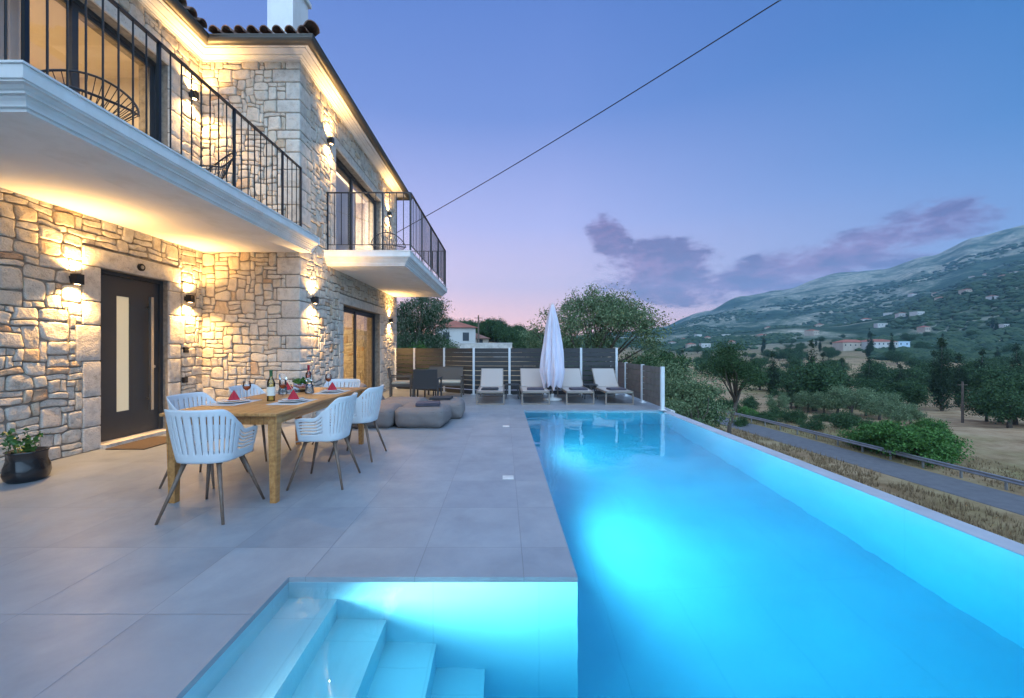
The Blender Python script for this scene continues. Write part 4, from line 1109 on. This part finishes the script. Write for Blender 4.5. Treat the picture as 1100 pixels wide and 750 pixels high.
# ------------------------------------------------------------------ fences
def fence(pts,H,label,slatm,gaps,board_h=.115,postw=.06,top_solid=0,lowgap=True):
    t=empty('slatted_fence',(pts[0][0],pts[0][1],0),0,label,'fence'); o0=Vector((pts[0][0],pts[0][1],0))
    for (x,y) in pts:
        mb=MB(); mb.box(x-o0.x-postw/2,x-o0.x+postw/2,y-o0.y-postw/2,y-o0.y+postw/2,0,H+.01); mb.box(x-o0.x-.07,x-o0.x+.07,y-o0.y-.07,y-o0.y+.07,0,.012); mb.build('post',M['galv'],t)
    for (a,b) in zip(pts,pts[1:]):
        a=Vector((*a,0))-o0;b=Vector((*b,0))-o0; d=(b-a).normalized(); a=a+d*(postw/2+.002); b=b-d*(postw/2+.002)
        mb=MB(); z=H-.006; i=0
        while z>.1:
            h=board_h; mb.bar((a.x,a.y,z-h/2),(b.x,b.y,z-h/2),.022,h); z-=h+gaps(i); i+=1
        mb.build('slat_panel',M[slatm],t)
g1=lambda i:.006 if i<1 else (.012 if i<4 else .020)
fence([(-3.50,12.9),(-2.80,12.5),(-1.76,11.82),(-.84,11.2),(.165,11.15),(1.16,11.13),(2.16,11.13),(3.15,11.13)],1.30,'tall dark horizontal board fence with pale posts behind the loungers','board',g1)
fence([(3.33,8.36),(3.33,9.55),(3.33,10.85),(3.33,12.3)],.90,'low greyish board fence with pale posts along the outer side of the deck','board2',lambda i:.010,board_h=.13,postw=.07)

# ------------------------------------------------------------------ wire chairs on balconies
def wire_chair(x,y,z,rz,l,s=1):
    t=empty('wire_lounge_chair',(x,y,z),rz,l,'chair','black string lounge chairs on the balconies'); t.scale=(s,)*3
    n=44; rim=[];inn=[]
    for k in range(n):
        a=2*PI*k/n; ca,sa=math.cos(a),math.sin(a)
        x_=.39*ca*(1-.10*(sa<0)*abs(sa)); v=sa                     # v +1 top of back, -1 front of seat
        y_=-.10-.36*v if v<0 else -.10-.30*v
        z_=.36+ (.50*v**1.1 if v>0 else .04*v*-1+0)
        z_+= .10*abs(ca)*(1-abs(v))
        rim.append((x_,y_,z_))
        inn.append((x_*.20,-.12-.10*v,.235+.06*max(0,v)))
    mb=MB(); mb.tube(rim,.011,6,closed=True); mb.tube(inn,.005,5,closed=True); mb.build('rim',M['black'],t,smooth=True)
    mb=MB()
    for k in range(n):
        a,b=Vector(rim[k]),Vector(inn[k]); mid=(a+b)/2+Vector((0,0,-.035)); mb.tube([a,mid,b],.0035,4)
    mb.build('strings',M['black'],t)
    for (lx,ly) in ((-.26,.2),(.26,.2),(-.24,-.32),(.24,-.32)):
        mb=MB(); mb.tube([(lx*.5,ly*.4-.08,.25),(lx,ly,0)],.009,6); mb.build('leg',M['black'],t)
wire_chair(-4.15,3.85,3.22,R(215),'black string lounge chair at the near end of the balcony over the door',1.15)
wire_chair(-4.1,5.35,3.22,R(150),'black string lounge chair at the corner end of the balcony over the door',1.0)
wire_chair(-2.65,9.2,3.22,R(200),'black string lounge chair on the pool side balcony',1.0)

# ------------------------------------------------------------------ overhead cable
mb=MB(); A=Vector((-4.9,18,vz(18,374-(374-227)) if False else 1.3+(374-250)/F*13.9+ (18-13.9)*-.03)); 
A=Vector(((426-541)/F*14,14,1.3+(374-250)/F*14)); B=Vector(((838-541)/F*7,7,1.3+374/F*7)); d=B-A
pts=[]
for k in range(41):
    q=-.35+k/40*1.9; p=A+d*q; p.z-= .10*(1-((q-.5)/.5)**2) if 0<q<1 else 0; pts.append(p)
mb.tube(pts,.0125,6); o=mb.build('overhead_cable',M['black'],smooth=True); tag(o,'thin black overhead cable crossing the sky','cable')

# ------------------------------------------------------------------ trees
def crown_mesh(blobs,n,size,seed,up=.2,aspect=.55,droop=0,shellbias=.55):
    rnd=random.Random(seed); mb=MB(); vol=[b[3]*b[4]*b[5] for b in blobs]; 
    cl=[]
    for b in blobs:
        m=max(3,int(26*(b[3]*b[4]*b[5])/max(vol)))
        for _ in range(m):
            d=Vector((rnd.gauss(0,1),rnd.gauss(0,1),rnd.gauss(.1,1))).normalized(); r=rnd.uniform(shellbias,1.05)
            cl.append((b[0]+d.x*b[3]*r,b[1]+d.y*b[4]*r,b[2]+d.z*b[5]*r,.24*min(b[3],b[4],b[5])*rnd.uniform(.6,1.4)+size*.6))
    per=max(1,n//len(cl))
    for c in cl:
        pts=[]
        for _ in range(per):
            s=c[3]; z=rnd.gauss(0,s*.8); 
            if droop: z=-abs(rnd.gauss(0,s*droop))+s*.3
            pts.append((c[0]+rnd.gauss(0,s),c[1]+rnd.gauss(0,s),c[2]+z))
        leaf_cards(mb,pts,size,rnd,-1.5 if droop else up,aspect)
    return mb
def trunk_mesh(h,r,branches,seed,lean=0):
    rnd=random.Random(seed); mb=MB()
    top=Vector((lean,0,h)); mb.tube([(0,0,-.4),(r*.3,0,h*.35),(lean*.6-r*.3,0,h*.7),top],[r*1.35,r,r*.85,r*.7],8)
    for (x,y,z) in branches:
        s=Vector((lean*.7,0,h*rnd.uniform(.6,.95))); e=Vector((x,y,z)); m=(s+e)/2+Vector((rnd.gauss(0,.15),rnd.gauss(0,.15),rnd.uniform(0,.25)*h*.3))
        mb.tube([s,m,e],[r*.55,r*.35,r*.10],6)
    return mb
def tree(name,loc,label,cat,blobs,n,size,leafm,th,tr,seed,group=None,lean=0,**kw):
    t=empty(name,loc,0,label,cat,group)
    crown_mesh(blobs,n,size,seed,**kw).build('crown',M[leafm],t)
    trunk_mesh(th,tr,[(b[0],b[1],b[2]) for b in blobs],seed,lean).build('trunk',M['bark'],t,smooth=True)
    return t
def ring_blobs(seed,R0,z0,z1,n,rb):
    rnd=random.Random(seed); out=[]
    for k in range(n):
        a=rnd.uniform(0,2*PI); q=rnd.random()**.6; z=rnd.uniform(z0,z1); sh=math.sqrt(max(.05,1-((z-(z0+z1)/2)/((z1-z0)/2+.001)*.75)**2))
        b=rb*rnd.uniform(.7,1.25); out.append((R0*q*math.cos(a)*sh,R0*q*math.sin(a)*sh,z,b,b,b*.8))
    return out
gz=ground_z
# big olive behind the fence
X,Y=5.0,21.0
tree('olive_tree',((634-541)/F*20,20,-2.2),'large airy olive tree rising behind the dark fence',"tree",
     ring_blobs(4,3.0,1.2,5.6,44,.85)+[(0,0,6.1,.5,.5,.6),(-.5,0,5.7,.7,.6,.6),(-2.4,0,5.0,.6,.5,.5),(-2.8,.3,4.3,.5,.5,.6),(2.5,0,4.6,.7,.6,.5),(1.5,0,5.2,.7,.7,.6),(2.4,.5,2.6,.8,.8,.8),(3.0,.5,1.8,.9,.8,.8),(2.2,-.3,1.7,.9,.8,.7),(3.3,.2,3.2,.6,.6,.6)],46000,.105,'olive',2.2,.16,4,shellbias=.35)
tree('pepper_tree',((446-541)/F*24,24,-1.2),'tall drooping green tree with pale hanging sprays beyond the fence','tree',
     ring_blobs(8,1.55,1.2,5.4,40,.8)+[(1.2,0,4.6,.5,.5,.7)],44000,.14,'pepper',2.4,.2,8,droop=2.0,aspect=.3)
tree('leafy_shrub',((440-541)/F*17.5,17.5,-1.2),'bright green shrub low behind the left part of the fence','shrub',
     ring_blobs(9,.9,1.2,2.5,9,.5),6000,.10,'fig',1.0,.05,9)
# shrubs outside the low fence (right)
def shrub(name,u,v_top,D,w,label,leafm,seed,n=9000,size=.075,zg=None):
    x=(u-541)/F*D; g=zg if zg is not None else gz(x,D); h=vz(D,v_top)-g
    return tree(name,(x,D,g),label,'shrub',ring_blobs(seed,w*.5,h*.25,h*.86,16,min(w,h)*.24),n,size,leafm,h*.4,.05,seed,shellbias=.3)
shrub('leafy_shrub',722,392,15.5,3.0,'dense grey green shrub directly beyond the corner of the low fence','olive',21,14000,.09)
shrub('leafy_shrub',742,398,12.8,1.7,'rounded grey green bush overhanging the far pool corner','olive',22,12000,.07)
shrub('leafy_shrub',684,364,18.0,3.6,'dark bushy shrub between the olive tree and the low fence','oak',23,16000,.11)
shrub('leafy_shrub',756,420,14.6,1.4,'small dark bush at the foot of the shrub by the pool corner','oak',24,6000,.07)
# leaning tree at 790,400
x,Y=(783-541)/F*30,30
tree('leaning_tree',(x,Y,gz(x,Y)),'round dark tree on a leaning bare trunk beside the road','tree',ring_blobs(31,1.9,gz(x,Y)*-1-.9,gz(x,Y)*-1+.9,16,.85),14000,.13,'oak',3.8,.14,31,lean=.8)
# prototypes for middle distance
protos={}
def mk(name,leafm,blobs,n,size,th,tr,seed,cat='tree',**kw):
    return tree(name,(0,0,0),'x',cat,blobs,n,size,leafm,th,tr,seed,**kw)
def scatter(kind,items,group,labelf,sc_=1.0):
    p=None
    cnt=0
    for i,(u,v,D,s) in enumerate(items):
        x=(u-541)/F*D
        key=kind
        if key not in protos:
            protos[key]=KIND[kind](); p=protos[key]; first=True
        else: p=protos[key]; first=False
        o=place(p,first,(x,D,gz(x,D)-.1),random.Random(i*7+len(items)).uniform(0,6.28),None,(s*random.Random(i).uniform(.9,1.15),s,s*random.Random(i+50).uniform(.85,1.1)))
        o['label']=labelf(i) if callable(labelf) else labelf; o['group']=group
def cyp(): return mk('cypress_tree','cypress',[(0,0,1+.9*k,.75*(1-abs(k-2.5)/6.5),.75*(1-abs(k-2.5)/6.5),.7) for k in range(9)],5000,.22,3,.12,41)
KIND={'holm':lambda:mk('evergreen_oak','oak',ring_blobs(42,2.5,1.4,4.4,16,1.15),6500,.26,1.8,.22,42),
 'oliv':lambda:mk('olive_tree','olive',ring_blobs(43,1.7,1.4,3.4,12,.75),5000,.19,1.5,.16,43),
 'bush':lambda:mk('green_bush','fig',ring_blobs(44,1.7,.3,1.7,20,.48),7000,.15,.6,.07,44,cat='bush'),
 'dbush':lambda:mk('dark_bush','oak',ring_blobs(45,1.3,.5,1.4,10,.65),4000,.16,.6,.07,45,cat='bush'),
 'cyp':cyp}
# dark evergreen belt on the right (v 400-445)
rnd=random.Random(77); it=[]
for k in range(46):
    D=rnd.uniform(62,118); u=rnd.uniform(850,1130); it.append((u,0,D,rnd.uniform(.85,1.5)))
it+=[(816,0,100,1.0),(832,0,96,1.1),(800,0,120,1.2),(846,0,90,1.3),(775,0,140,1.3),(1090,0,47,1.0),(1075,0,50,1.0),(1110,0,45,1.15),(1085,0,43,.8),(1060,0,52,.75)]
scatter('holm',it,'evergreen oaks in the valley belt','dark evergreen oak in the belt of trees across the dry field')
it=[(u,0,D,s) for u,D,s in [(905,92,1.0),(934,78,1.1),(1012,66,1.3),(1030,70,1.1),(872,84,1.3),(884,108,1.3),(1092,80,1.2),(967,84,1.0),(1003,95,1.2),(1055,88,1.3),(830,82,1.2)]]
scatter('cyp',it,'dark cypresses in the valley','dark pointed cypress standing among the valley trees')
rnd=random.Random(78)
it=[(868,0,60,.9),(885,0,58,.95),(900,0,57,1.0),(915,0,55,1.05),(930,0,57,1.0),(945,0,52,.9),(958,0,55,.85),(878,0,66,1.0),(895,0,68,1.0),(920,0,66,1.0),(940,0,64,.9),(850,0,64,.8),(835,0,58,.7),(965,0,46,.7),(978,0,48,.7)]
scatter('oliv',it,'olive grove beyond the road','pale olive tree in the grove beyond the road')
it=[(978,0,28,1.25),(955,0,30,1.2),(1000,0,29,1.0),(935,0,31,1.0),(1003,0,38,.8),(985,0,37,.7),(800,0,50,.7),(812,0,46,.7)]
scatter('bush',it,'bright bushes by the road','bright green fig bush growing beyond the guard rail')
it=[(815,0,44,.7),(826,0,42,.7),(850,0,47,.9),(870,0,40,.7),(906,0,42,1.0),(925,0,44,.8),(795,0,40,.5),(880,0,50,.7),(897,0,48,.7),(790,0,60,.9),(806,0,62,1.1),(838,0,52,.9),(770,0,60,1.0),(752,0,50,1.2),(765,0,80,1.4),(742,0,70,1.5),(730,0,90,1.5),(725,0,60,1.4)]
scatter('dbush',it,'dark bushes beyond the road','dark rounded bush on the dry ground beyond the road')
# hillside wood left, behind the far house
rnd=random.Random(79); it=[]
for k in range(95):
    u=rnd.uniform(485,612); D=rnd.uniform(95,150); it.append((u,0,D,rnd.uniform(.75,1.3)*(1.0 if u<555 else .85)))
p=protos['holm']
for (u,_,D,s) in it:
    x=(u-541)/F*D; o=place(p,False,(x,D,gz(x,D)-.3),rnd.uniform(0,6),None,(s,s,s)); o['label']='dark tree of the wooded slope left of the olive tree'; o['group']='trees of the wooded slope'
for (u,D,s) in [(474,50,.7),(470,46,.6),(562,70,.8),(578,62,.8),(600,50,1.0),(560,90,1.0),(585,90,1.0)]:
    x=(u-541)/F*D; o=place(protos['holm'],False,(x,D,gz(x,D)-.3),rnd.uniform(0,6),None,(s,s,s)); o['label']='dark tree standing in front of the wooded slope'; o['group']='trees before the wooded slope'
# middle-distance village trees
rnd=random.Random(80)
for k in range(120):
    D=rnd.uniform(130,520); u=rnd.uniform(705,1125); s=rnd.uniform(.8,1.7)
    x=(u-541)/F*D; pk='holm' if rnd.random()<.8 else 'cyp'
    o=place(protos[pk],False,(x,D,gz(x,D)-.3),rnd.uniform(0,6),None,(s,s,s*rnd.uniform(.7,1.1)))
    o['label']='dark tree scattered around the valley village' if pk=='holm' else 'slim dark cypress scattered around the valley village'; o['group']='trees around the village' if pk=='holm' else 'cypresses around the village'
# scrub on hills (stuff)
def scrub():
    rnd=random.Random(81); mb=MB(); cnt=0
    ico=[(0,0,1)]+[(math.cos(2*PI*k/6),math.sin(2*PI*k/6),.35) for k in range(6)]+[(math.cos(2*PI*k/6+.5)*.85,math.sin(2*PI*k/6+.5)*.85,-.4) for k in range(6)]
    fc=[(0,1+k,1+(k+1)%6) for k in range(6)]+[(1+k,7+k,1+(k+1)%6) for k in range(6)]+[(1+(k+1)%6,7+k,7+(k+1)%6) for k in range(6)]
    while cnt<15000:
        r=300*math.exp(rnd.random()*1.95); ph=rnd.uniform(-.1,.95); x=r*math.sin(ph); y=r*math.cos(ph)
        m=noise.fractal(Vector((x/260,y/260,9)),1,2,4)
        if m<-.08+ (rnd.random()-.5)*.3: continue
        cnt+=1; s=rnd.uniform(1.5,3.6)*(1+r/1400); z=ground_z(x,y)
        mb.add([(x+a*s*rnd.uniform(.8,1.2),y+b*s*rnd.uniform(.8,1.2),z+c*s*.75+.3) for a,b,c in ico],fc)
    o=mb.build('hillside_scrub',M['scrub']); tag(o,'dark scrub and low trees covering the valley slopes','scrub',kind='stuff')
scrub()
# dry grass between pool and road (stuff)
def drygrass():
    rnd=random.Random(82); mb=MB()
    def tuft(x,y,z,h):
        for k in range(5):
            a=rnd.uniform(0,2*PI); b=h*rnd.uniform(.5,1.1); w=.012+.012*h; dx,dy=math.cos(a),math.sin(a); l=rnd.uniform(.1,.5)*b
            mb.add([(x-dy*w,y+dx*w,z-.03),(x+dy*w,y-dx*w,z-.03),(x+dx*l,y+dy*l,z+b)],[(0,1,2)])
    c=0
    while c<15000:
        x=rnd.uniform(7,23.2); y=rnd.uniform(6,44)
        if abs(x-rx(y))<1.75 or x>rx(y): continue
        if noise.noise(Vector((x*.5,y*.5,2)))<-.25: continue
        c+=1; tuft(x,y,gz(x,y),rnd.uniform(.12,.42))
    c=0
    while c<5000:
        y=rnd.uniform(14,60); x=rx(y)+rnd.uniform(1.9,12)
        c+=1; tuft(x,y,gz(x,y),rnd.uniform(.1,.35))
    o=mb.build('dry_grass',M['drygrass']); tag(o,'dry brown grass on the bank between pool and road','grass',kind='stuff')
drygrass()
# guard rail
def guardrail():
    ys=[y for y in range(-10,66,2)]; P0=Vector((rx(20)+2.1,20,0))
    t=empty('guard_rail',(P0.x,P0.y,-6.6),0,'galvanised guard rail along the far side of the road','guard rail')
    off=Vector((P0.x,P0.y,-6.6)); mb=MB(); vs=[];fs=[]
    prof=[(0,.0),(.04,.03),(.04,.09),(0,.125),(0,.165),(.04,.20),(.04,.26),(0,.29)]
    def zr(y): return interp([(p[1],p[2]) for p in RP],y)
    for y in ys:
        for (o_,h) in prof: vs.append((rx(y)+2.1-o_-off.x,y-off.y,zr(y)+.40+h-off.z))
    m_=len(prof)
    for i in range(len(ys)-1):
        for k in range(m_-1): fs.append((i*m_+k,(i+1)*m_+k,(i+1)*m_+k+1,i*m_+k+1))
    mb.add(vs,fs); mb.build('beam',M['rail'],t,smooth=True)
    for y in ys:
        mb=MB(); x=rx(y)+2.16; mb.box(x-off.x-.04,x-off.x+.04,y-off.y-.05,y-off.y+.05,zr(y)-off.z-.5,zr(y)+.66-off.z); mb.build('post',M['rail'],t)
guardrail()
# utility pole in the field and one left
def pole(u,D,h,label):
    x=(u-541)/F*D; z=gz(x,D); t=empty('utility_pole',(x,D,z),0,label,'utility pole')
    mb=MB(); mb.tube([(0,0,-.4),(0,0,h)],[.14,.10],8); mb.build('post',M['wood'],t); mb=MB(); mb.bar((-.6,0,h-.4),(.6,0,h-.4),.08); mb.build('crossarm',M['wood'],t)
    return t
pole(1034,50,5.2,'wooden utility pole standing in the dry field'); pole(514,56,5.6,'thin pale pole beside the hillside house')
# houses
def house(name,u,D,w,d,h,rh,label,wall='housewhite',roofm='houseroof',zg=None,rz=0,win=3,storeys=1,group=None,flat=False):
    x=(u-541)/F*D; z=zg if zg is not None else gz(x,D)
    t=empty(name,(x,D,z),rz,label,'house',group)
    mb=MB(); mb.box(-w/2,w/2,-d/2,d/2,-3,h); mb.build('wall',M[wall],t)
    mb=MB(); o=.4
    if flat: mb.box(-w/2-.15,w/2+.15,-d/2-.15,d/2+.15,h+.002,h+.35)
    else:
        a=min(w,d)/2; mb.add([(-w/2-o,-d/2-o,h),(w/2+o,-d/2-o,h),(w/2+o,d/2+o,h),(-w/2-o,d/2+o,h),(-w/2+a,0,h+rh),(w/2-a,0,h+rh)],[(0,1,5,4),(1,2,5),(2,3,4,5),(3,0,4),(0,3,2,1)])
    mb.build('roof',M[roofm if not flat else wall],t)
    if win:
        for s in range(storeys):
            zc=(s+.55)*h/storeys
            for k in range(win):
                xx=-w/2+(k+.5)*w/win; mb=MB(); mb.box(xx-.45,xx+.45,-d/2-.03,-d/2+.1,zc-.6,zc+.6); mb.build('window',M['darkwin'],t)
    return t
house('hillside_house',488,60,5.6,6,2.9,1.2,'old white hillside house with a red tiled roof beyond the fence','housewhite','houseroof',zg=1.35,rz=R(12),win=2)
t=house('terrace_house',508,64,5.0,4,1.6,.9,'low stone annex with a brown roof beside the hillside house','housecream','houseroof2',zg=1.2,win=2)
mb=MB(); 
t=empty('garden_wall',((508-541)/F*56,56,0),0,'pale stone garden wall below the hillside house','wall')
mb=MB(); mb.box(-6,5.5,-.2,.2,-1.5,1.95); mb.build('wall_body',mat('pale_stone_wall',(.42,.40,.37),.95,nscale=2,namt=.25,bump=.5,bscale=6),t)
mb=MB(); mb.box(-6.05,5.55,-.25,.25,1.952,2.03); mb.build('wall_cap',M['base'],t)
house('valley_house',941,300,22,12,7.0,2.0,'large white two storey house with red roof in the middle of the valley','housewhite','houseroof',win=7,storeys=2,zg=-1.0)
house('valley_house',964,302,9,10,7.0,.4,'pale blue flat block at the right end of the large white house','houseblue',win=2,storeys=2,zg=-1.0,flat=True)
house('valley_house',913,305,19,10,4.6,2.2,'long cream house with a red roof left of the large white house','housecream','houseroof',win=5,zg=1.0)
rnd=random.Random(90); hp=[]
spots=[(742,520),(757,480),(786,500),(818,560),(760,620),(735,700),(872,520),(880,700),(946,520),(955,700),(968,560),(985,520),(995,760),(1010,620),(1022,800),(1038,560),(1052,700),(1066,480),(1078,640),(1092,760),(1108,560),(930,640),(912,820),(1005,900),(980,1000),(1045,1000),(825,800),(780,760),(750,850),(722,600),(1060,900),(992,430),(1074,380)]
word=['small white house','low cream house','white cube shaped house','cream house with red roof','pale house with brown roof']
for i,(u,D) in enumerate(spots):
    k=rnd.randrange(5); w=rnd.uniform(6,11)*(1+max(0,D-450)/900)*(.75 if D<450 else 1); flat=k==2
    house('village_house',u,D,w,rnd.uniform(8,12),rnd.uniform(3.2,6.2),1.8,word[k]+' scattered on the far valley slope','housecream' if k in (1,3) else 'housewhite','houseroof' if k in(0,1,3) else 'houseroof2',rz=rnd.uniform(-.5,.5),win=3 if D<600 else 0,group='%s of the far village'%word[k],flat=flat)

# ------------------------------------------------------------------ world / sun
w=bpy.data.worlds.new('World'); sc.world=w; w.use_nodes=True; nt=w.node_tree; nt.nodes.clear()
out=N(nt,'ShaderNodeOutputWorld'); bg=N(nt,'ShaderNodeBackground')
tc=N(nt,'ShaderNodeTexCoord'); sx=N(nt,'ShaderNodeSeparateXYZ'); nt.links.new(tc.outputs['Generated'],sx.inputs[0])
x_,y_,z_=sx.outputs
el=MATH(nt,'DIVIDE',MATH(nt,'ARCSINE',z_),PI/2)          # -1..1
az=MATH(nt,'ARCTAN2',x_,y_)
E=lambda d:d/90
grad=RAMP(nt,MATH(nt,'MAXIMUM',el,0.0),[(0,(.80,.43,.32)),(E(4),(.62,.36,.35)),(E(9),(.40,.30,.40)),(E(17),(.225,.225,.42)),(E(30),(.075,.120,.320)),(E(46),(.034,.080,.27)),(E(62),(.3,.36,.55)),(1,(.62,.85,1.3))])  # top stops, above the view, brightened as added fill light
# right side bluer, left/centre pinker
azf=MATH(nt,'DIVIDE',MATH(nt,'SUBTRACT',az,R(8)),R(45),clamp=True)
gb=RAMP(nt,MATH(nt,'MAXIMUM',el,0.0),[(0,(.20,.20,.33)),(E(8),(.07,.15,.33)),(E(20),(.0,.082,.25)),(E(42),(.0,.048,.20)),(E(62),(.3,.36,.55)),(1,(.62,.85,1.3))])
grad=MIX(nt,MATH(nt,'MULTIPLY',azf,.85),grad,gb)
# unseen sky behind the camera, brightened beyond the visible half to light the scene
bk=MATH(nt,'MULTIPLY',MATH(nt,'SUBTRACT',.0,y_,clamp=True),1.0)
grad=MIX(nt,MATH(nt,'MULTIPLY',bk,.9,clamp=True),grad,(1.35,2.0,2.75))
# clouds by direction
cv=N(nt,'ShaderNodeCombineXYZ'); nt.links.new(MATH(nt,'MULTIPLY',az,1.0),cv.inputs[0]); nt.links.new(MATH(nt,'MULTIPLY',el,3.6),cv.inputs[1])
cn=N(nt,'ShaderNodeTexNoise'); cn.inputs['Scale'].default_value=8.5; cn.inputs['Detail'].default_value=12; cn.inputs['Roughness'].default_value=.68; cn.inputs['Distortion'].default_value=.15
nt.links.new(cv.outputs[0],cn.inputs['Vector'])
def blob(a,e,ra,re,tilt=0):
    da=MATH(nt,'SUBTRACT',az,R(a)); de=MATH(nt,'SUBTRACT',MATH(nt,'MULTIPLY',el,PI/2),R(e))
    de=MATH(nt,'SUBTRACT',de,MATH(nt,'MULTIPLY',da,tilt))
    q=MATH(nt,'ADD',MATH(nt,'POWER',MATH(nt,'ABSOLUTE',MATH(nt,'DIVIDE',da,R(ra))),2.0),MATH(nt,'POWER',MATH(nt,'ABSOLUTE',MATH(nt,'DIVIDE',de,R(re))),2.0))
    return MATH(nt,'SUBTRACT',1.0,q,clamp=True)
def px(u,v): 
    a=math.atan2(u-541,F); return math.degrees(a),math.degrees(math.atan2(374-v,math.hypot(F,u-541)))
bs=None
for (u,v,ra,re,tl,k) in [(705,292,9,5.0,0,1.15),(655,258,4.0,3.6,-.5,.95),(735,312,11,2.6,.0,.8),(850,290,13,3.2,.14,1.05),(985,252,7,3.4,.2,.72),(905,274,10,2.8,.2,1.0),(760,310,10,2.5,.1,1.0)]:
    a,e=px(u,v); b=MATH(nt,'MULTIPLY',blob(a,e,ra,re,tl),k); bs=b if bs is None else MATH(nt,'MAXIMUM',bs,b)
cm=MATH(nt,'MULTIPLY',MATH(nt,'SUBTRACT',MATH(nt,'ADD',MATH(nt,'MULTIPLY',bs,.50),MATH(nt,'MULTIPLY',cn.outputs['Fac'],2.0)),1.06),3.4,clamp=True)
cm=MATH(nt,'MULTIPLY',cm,MATH(nt,'MULTIPLY',bs,3.5,clamp=True))
ccol=RAMP(nt,cn.outputs['Fac'],[(.36,(.19,.085,.19)),(.58,(.055,.028,.115))])
grad=MIX(nt,MATH(nt,'MULTIPLY',cm,.9),grad,ccol)
# ground half
grad=MIX(nt,MATH(nt,'LESS_THAN',z_,-.01),grad,(.10,.10,.10))
sky=N(nt,'ShaderNodeTexSky'); sky.sky_type='NISHITA'; sky.sun_disc=False; sky.sun_elevation=R(2); sky.sun_rotation=R(-20); sky.air_density=1.2; sky.dust_density=1.0
skm=MIX(nt,1.0,sky.outputs[0],(.02,.02,.02),'MULTIPLY')
tot=MIX(nt,1.0,grad,skm,'ADD')
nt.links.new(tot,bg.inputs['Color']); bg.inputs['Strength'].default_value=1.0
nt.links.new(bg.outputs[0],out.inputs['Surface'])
s=light('SUN','dusk_sun',(0,0,30),.25,(1,.72,.66),angle=R(25)); s.rotation_euler=(R(84),0,R(180+20))

# haze
HAZE=True
if HAZE:
    mb=MB(); mb.box(-4900,4900,-4900,4900,-140,760); m=bpy.data.materials.new('haze_air'); m.use_nodes=True; nt=m.node_tree; nt.nodes.clear()
    o_=N(nt,'ShaderNodeOutputMaterial'); pv=N(nt,'ShaderNodeVolumePrincipled'); pv.inputs['Color'].default_value=(.34,.66,.92,1); pv.inputs['Density'].default_value=.00017; pv.inputs['Anisotropy'].default_value=0
    nt.links.new(pv.outputs[0],o_.inputs['Volume']); o=mb.build('haze',m); tag(o,kind='stuff'); o['label']='faint blue evening haze over the valley'; o['category']='haze'

# ------------------------------------------------------------------ camera & render
cam=bpy.data.cameras.new('camera'); co=bpy.data.objects.new('camera',cam); COL.objects.link(co); sc.camera=co
co.location=(0,0,1.3); co.rotation_euler=(PI/2,0,0); cam.sensor_width=36; cam.lens=14.007; cam.shift_x=9/1100; cam.shift_y=-1/1100
cam.clip_start=.05; cam.clip_end=30000
sc.view_settings.view_transform='Standard'; sc.view_settings.look='None'; sc.view_settings.exposure=1.1; sc.view_settings.gamma=1
cy=sc.cycles; cy.use_denoising=True
try: cy.denoiser='OPENIMAGEDENOISE'
except Exception: pass
cy.max_bounces=10; cy.diffuse_bounces=4; cy.glossy_bounces=4; cy.transmission_bounces=6; cy.transparent_max_bounces=12; cy.volume_bounces=0
cy.sample_clamp_indirect=6; cy.blur_glossy=.6; cy.use_light_tree=True
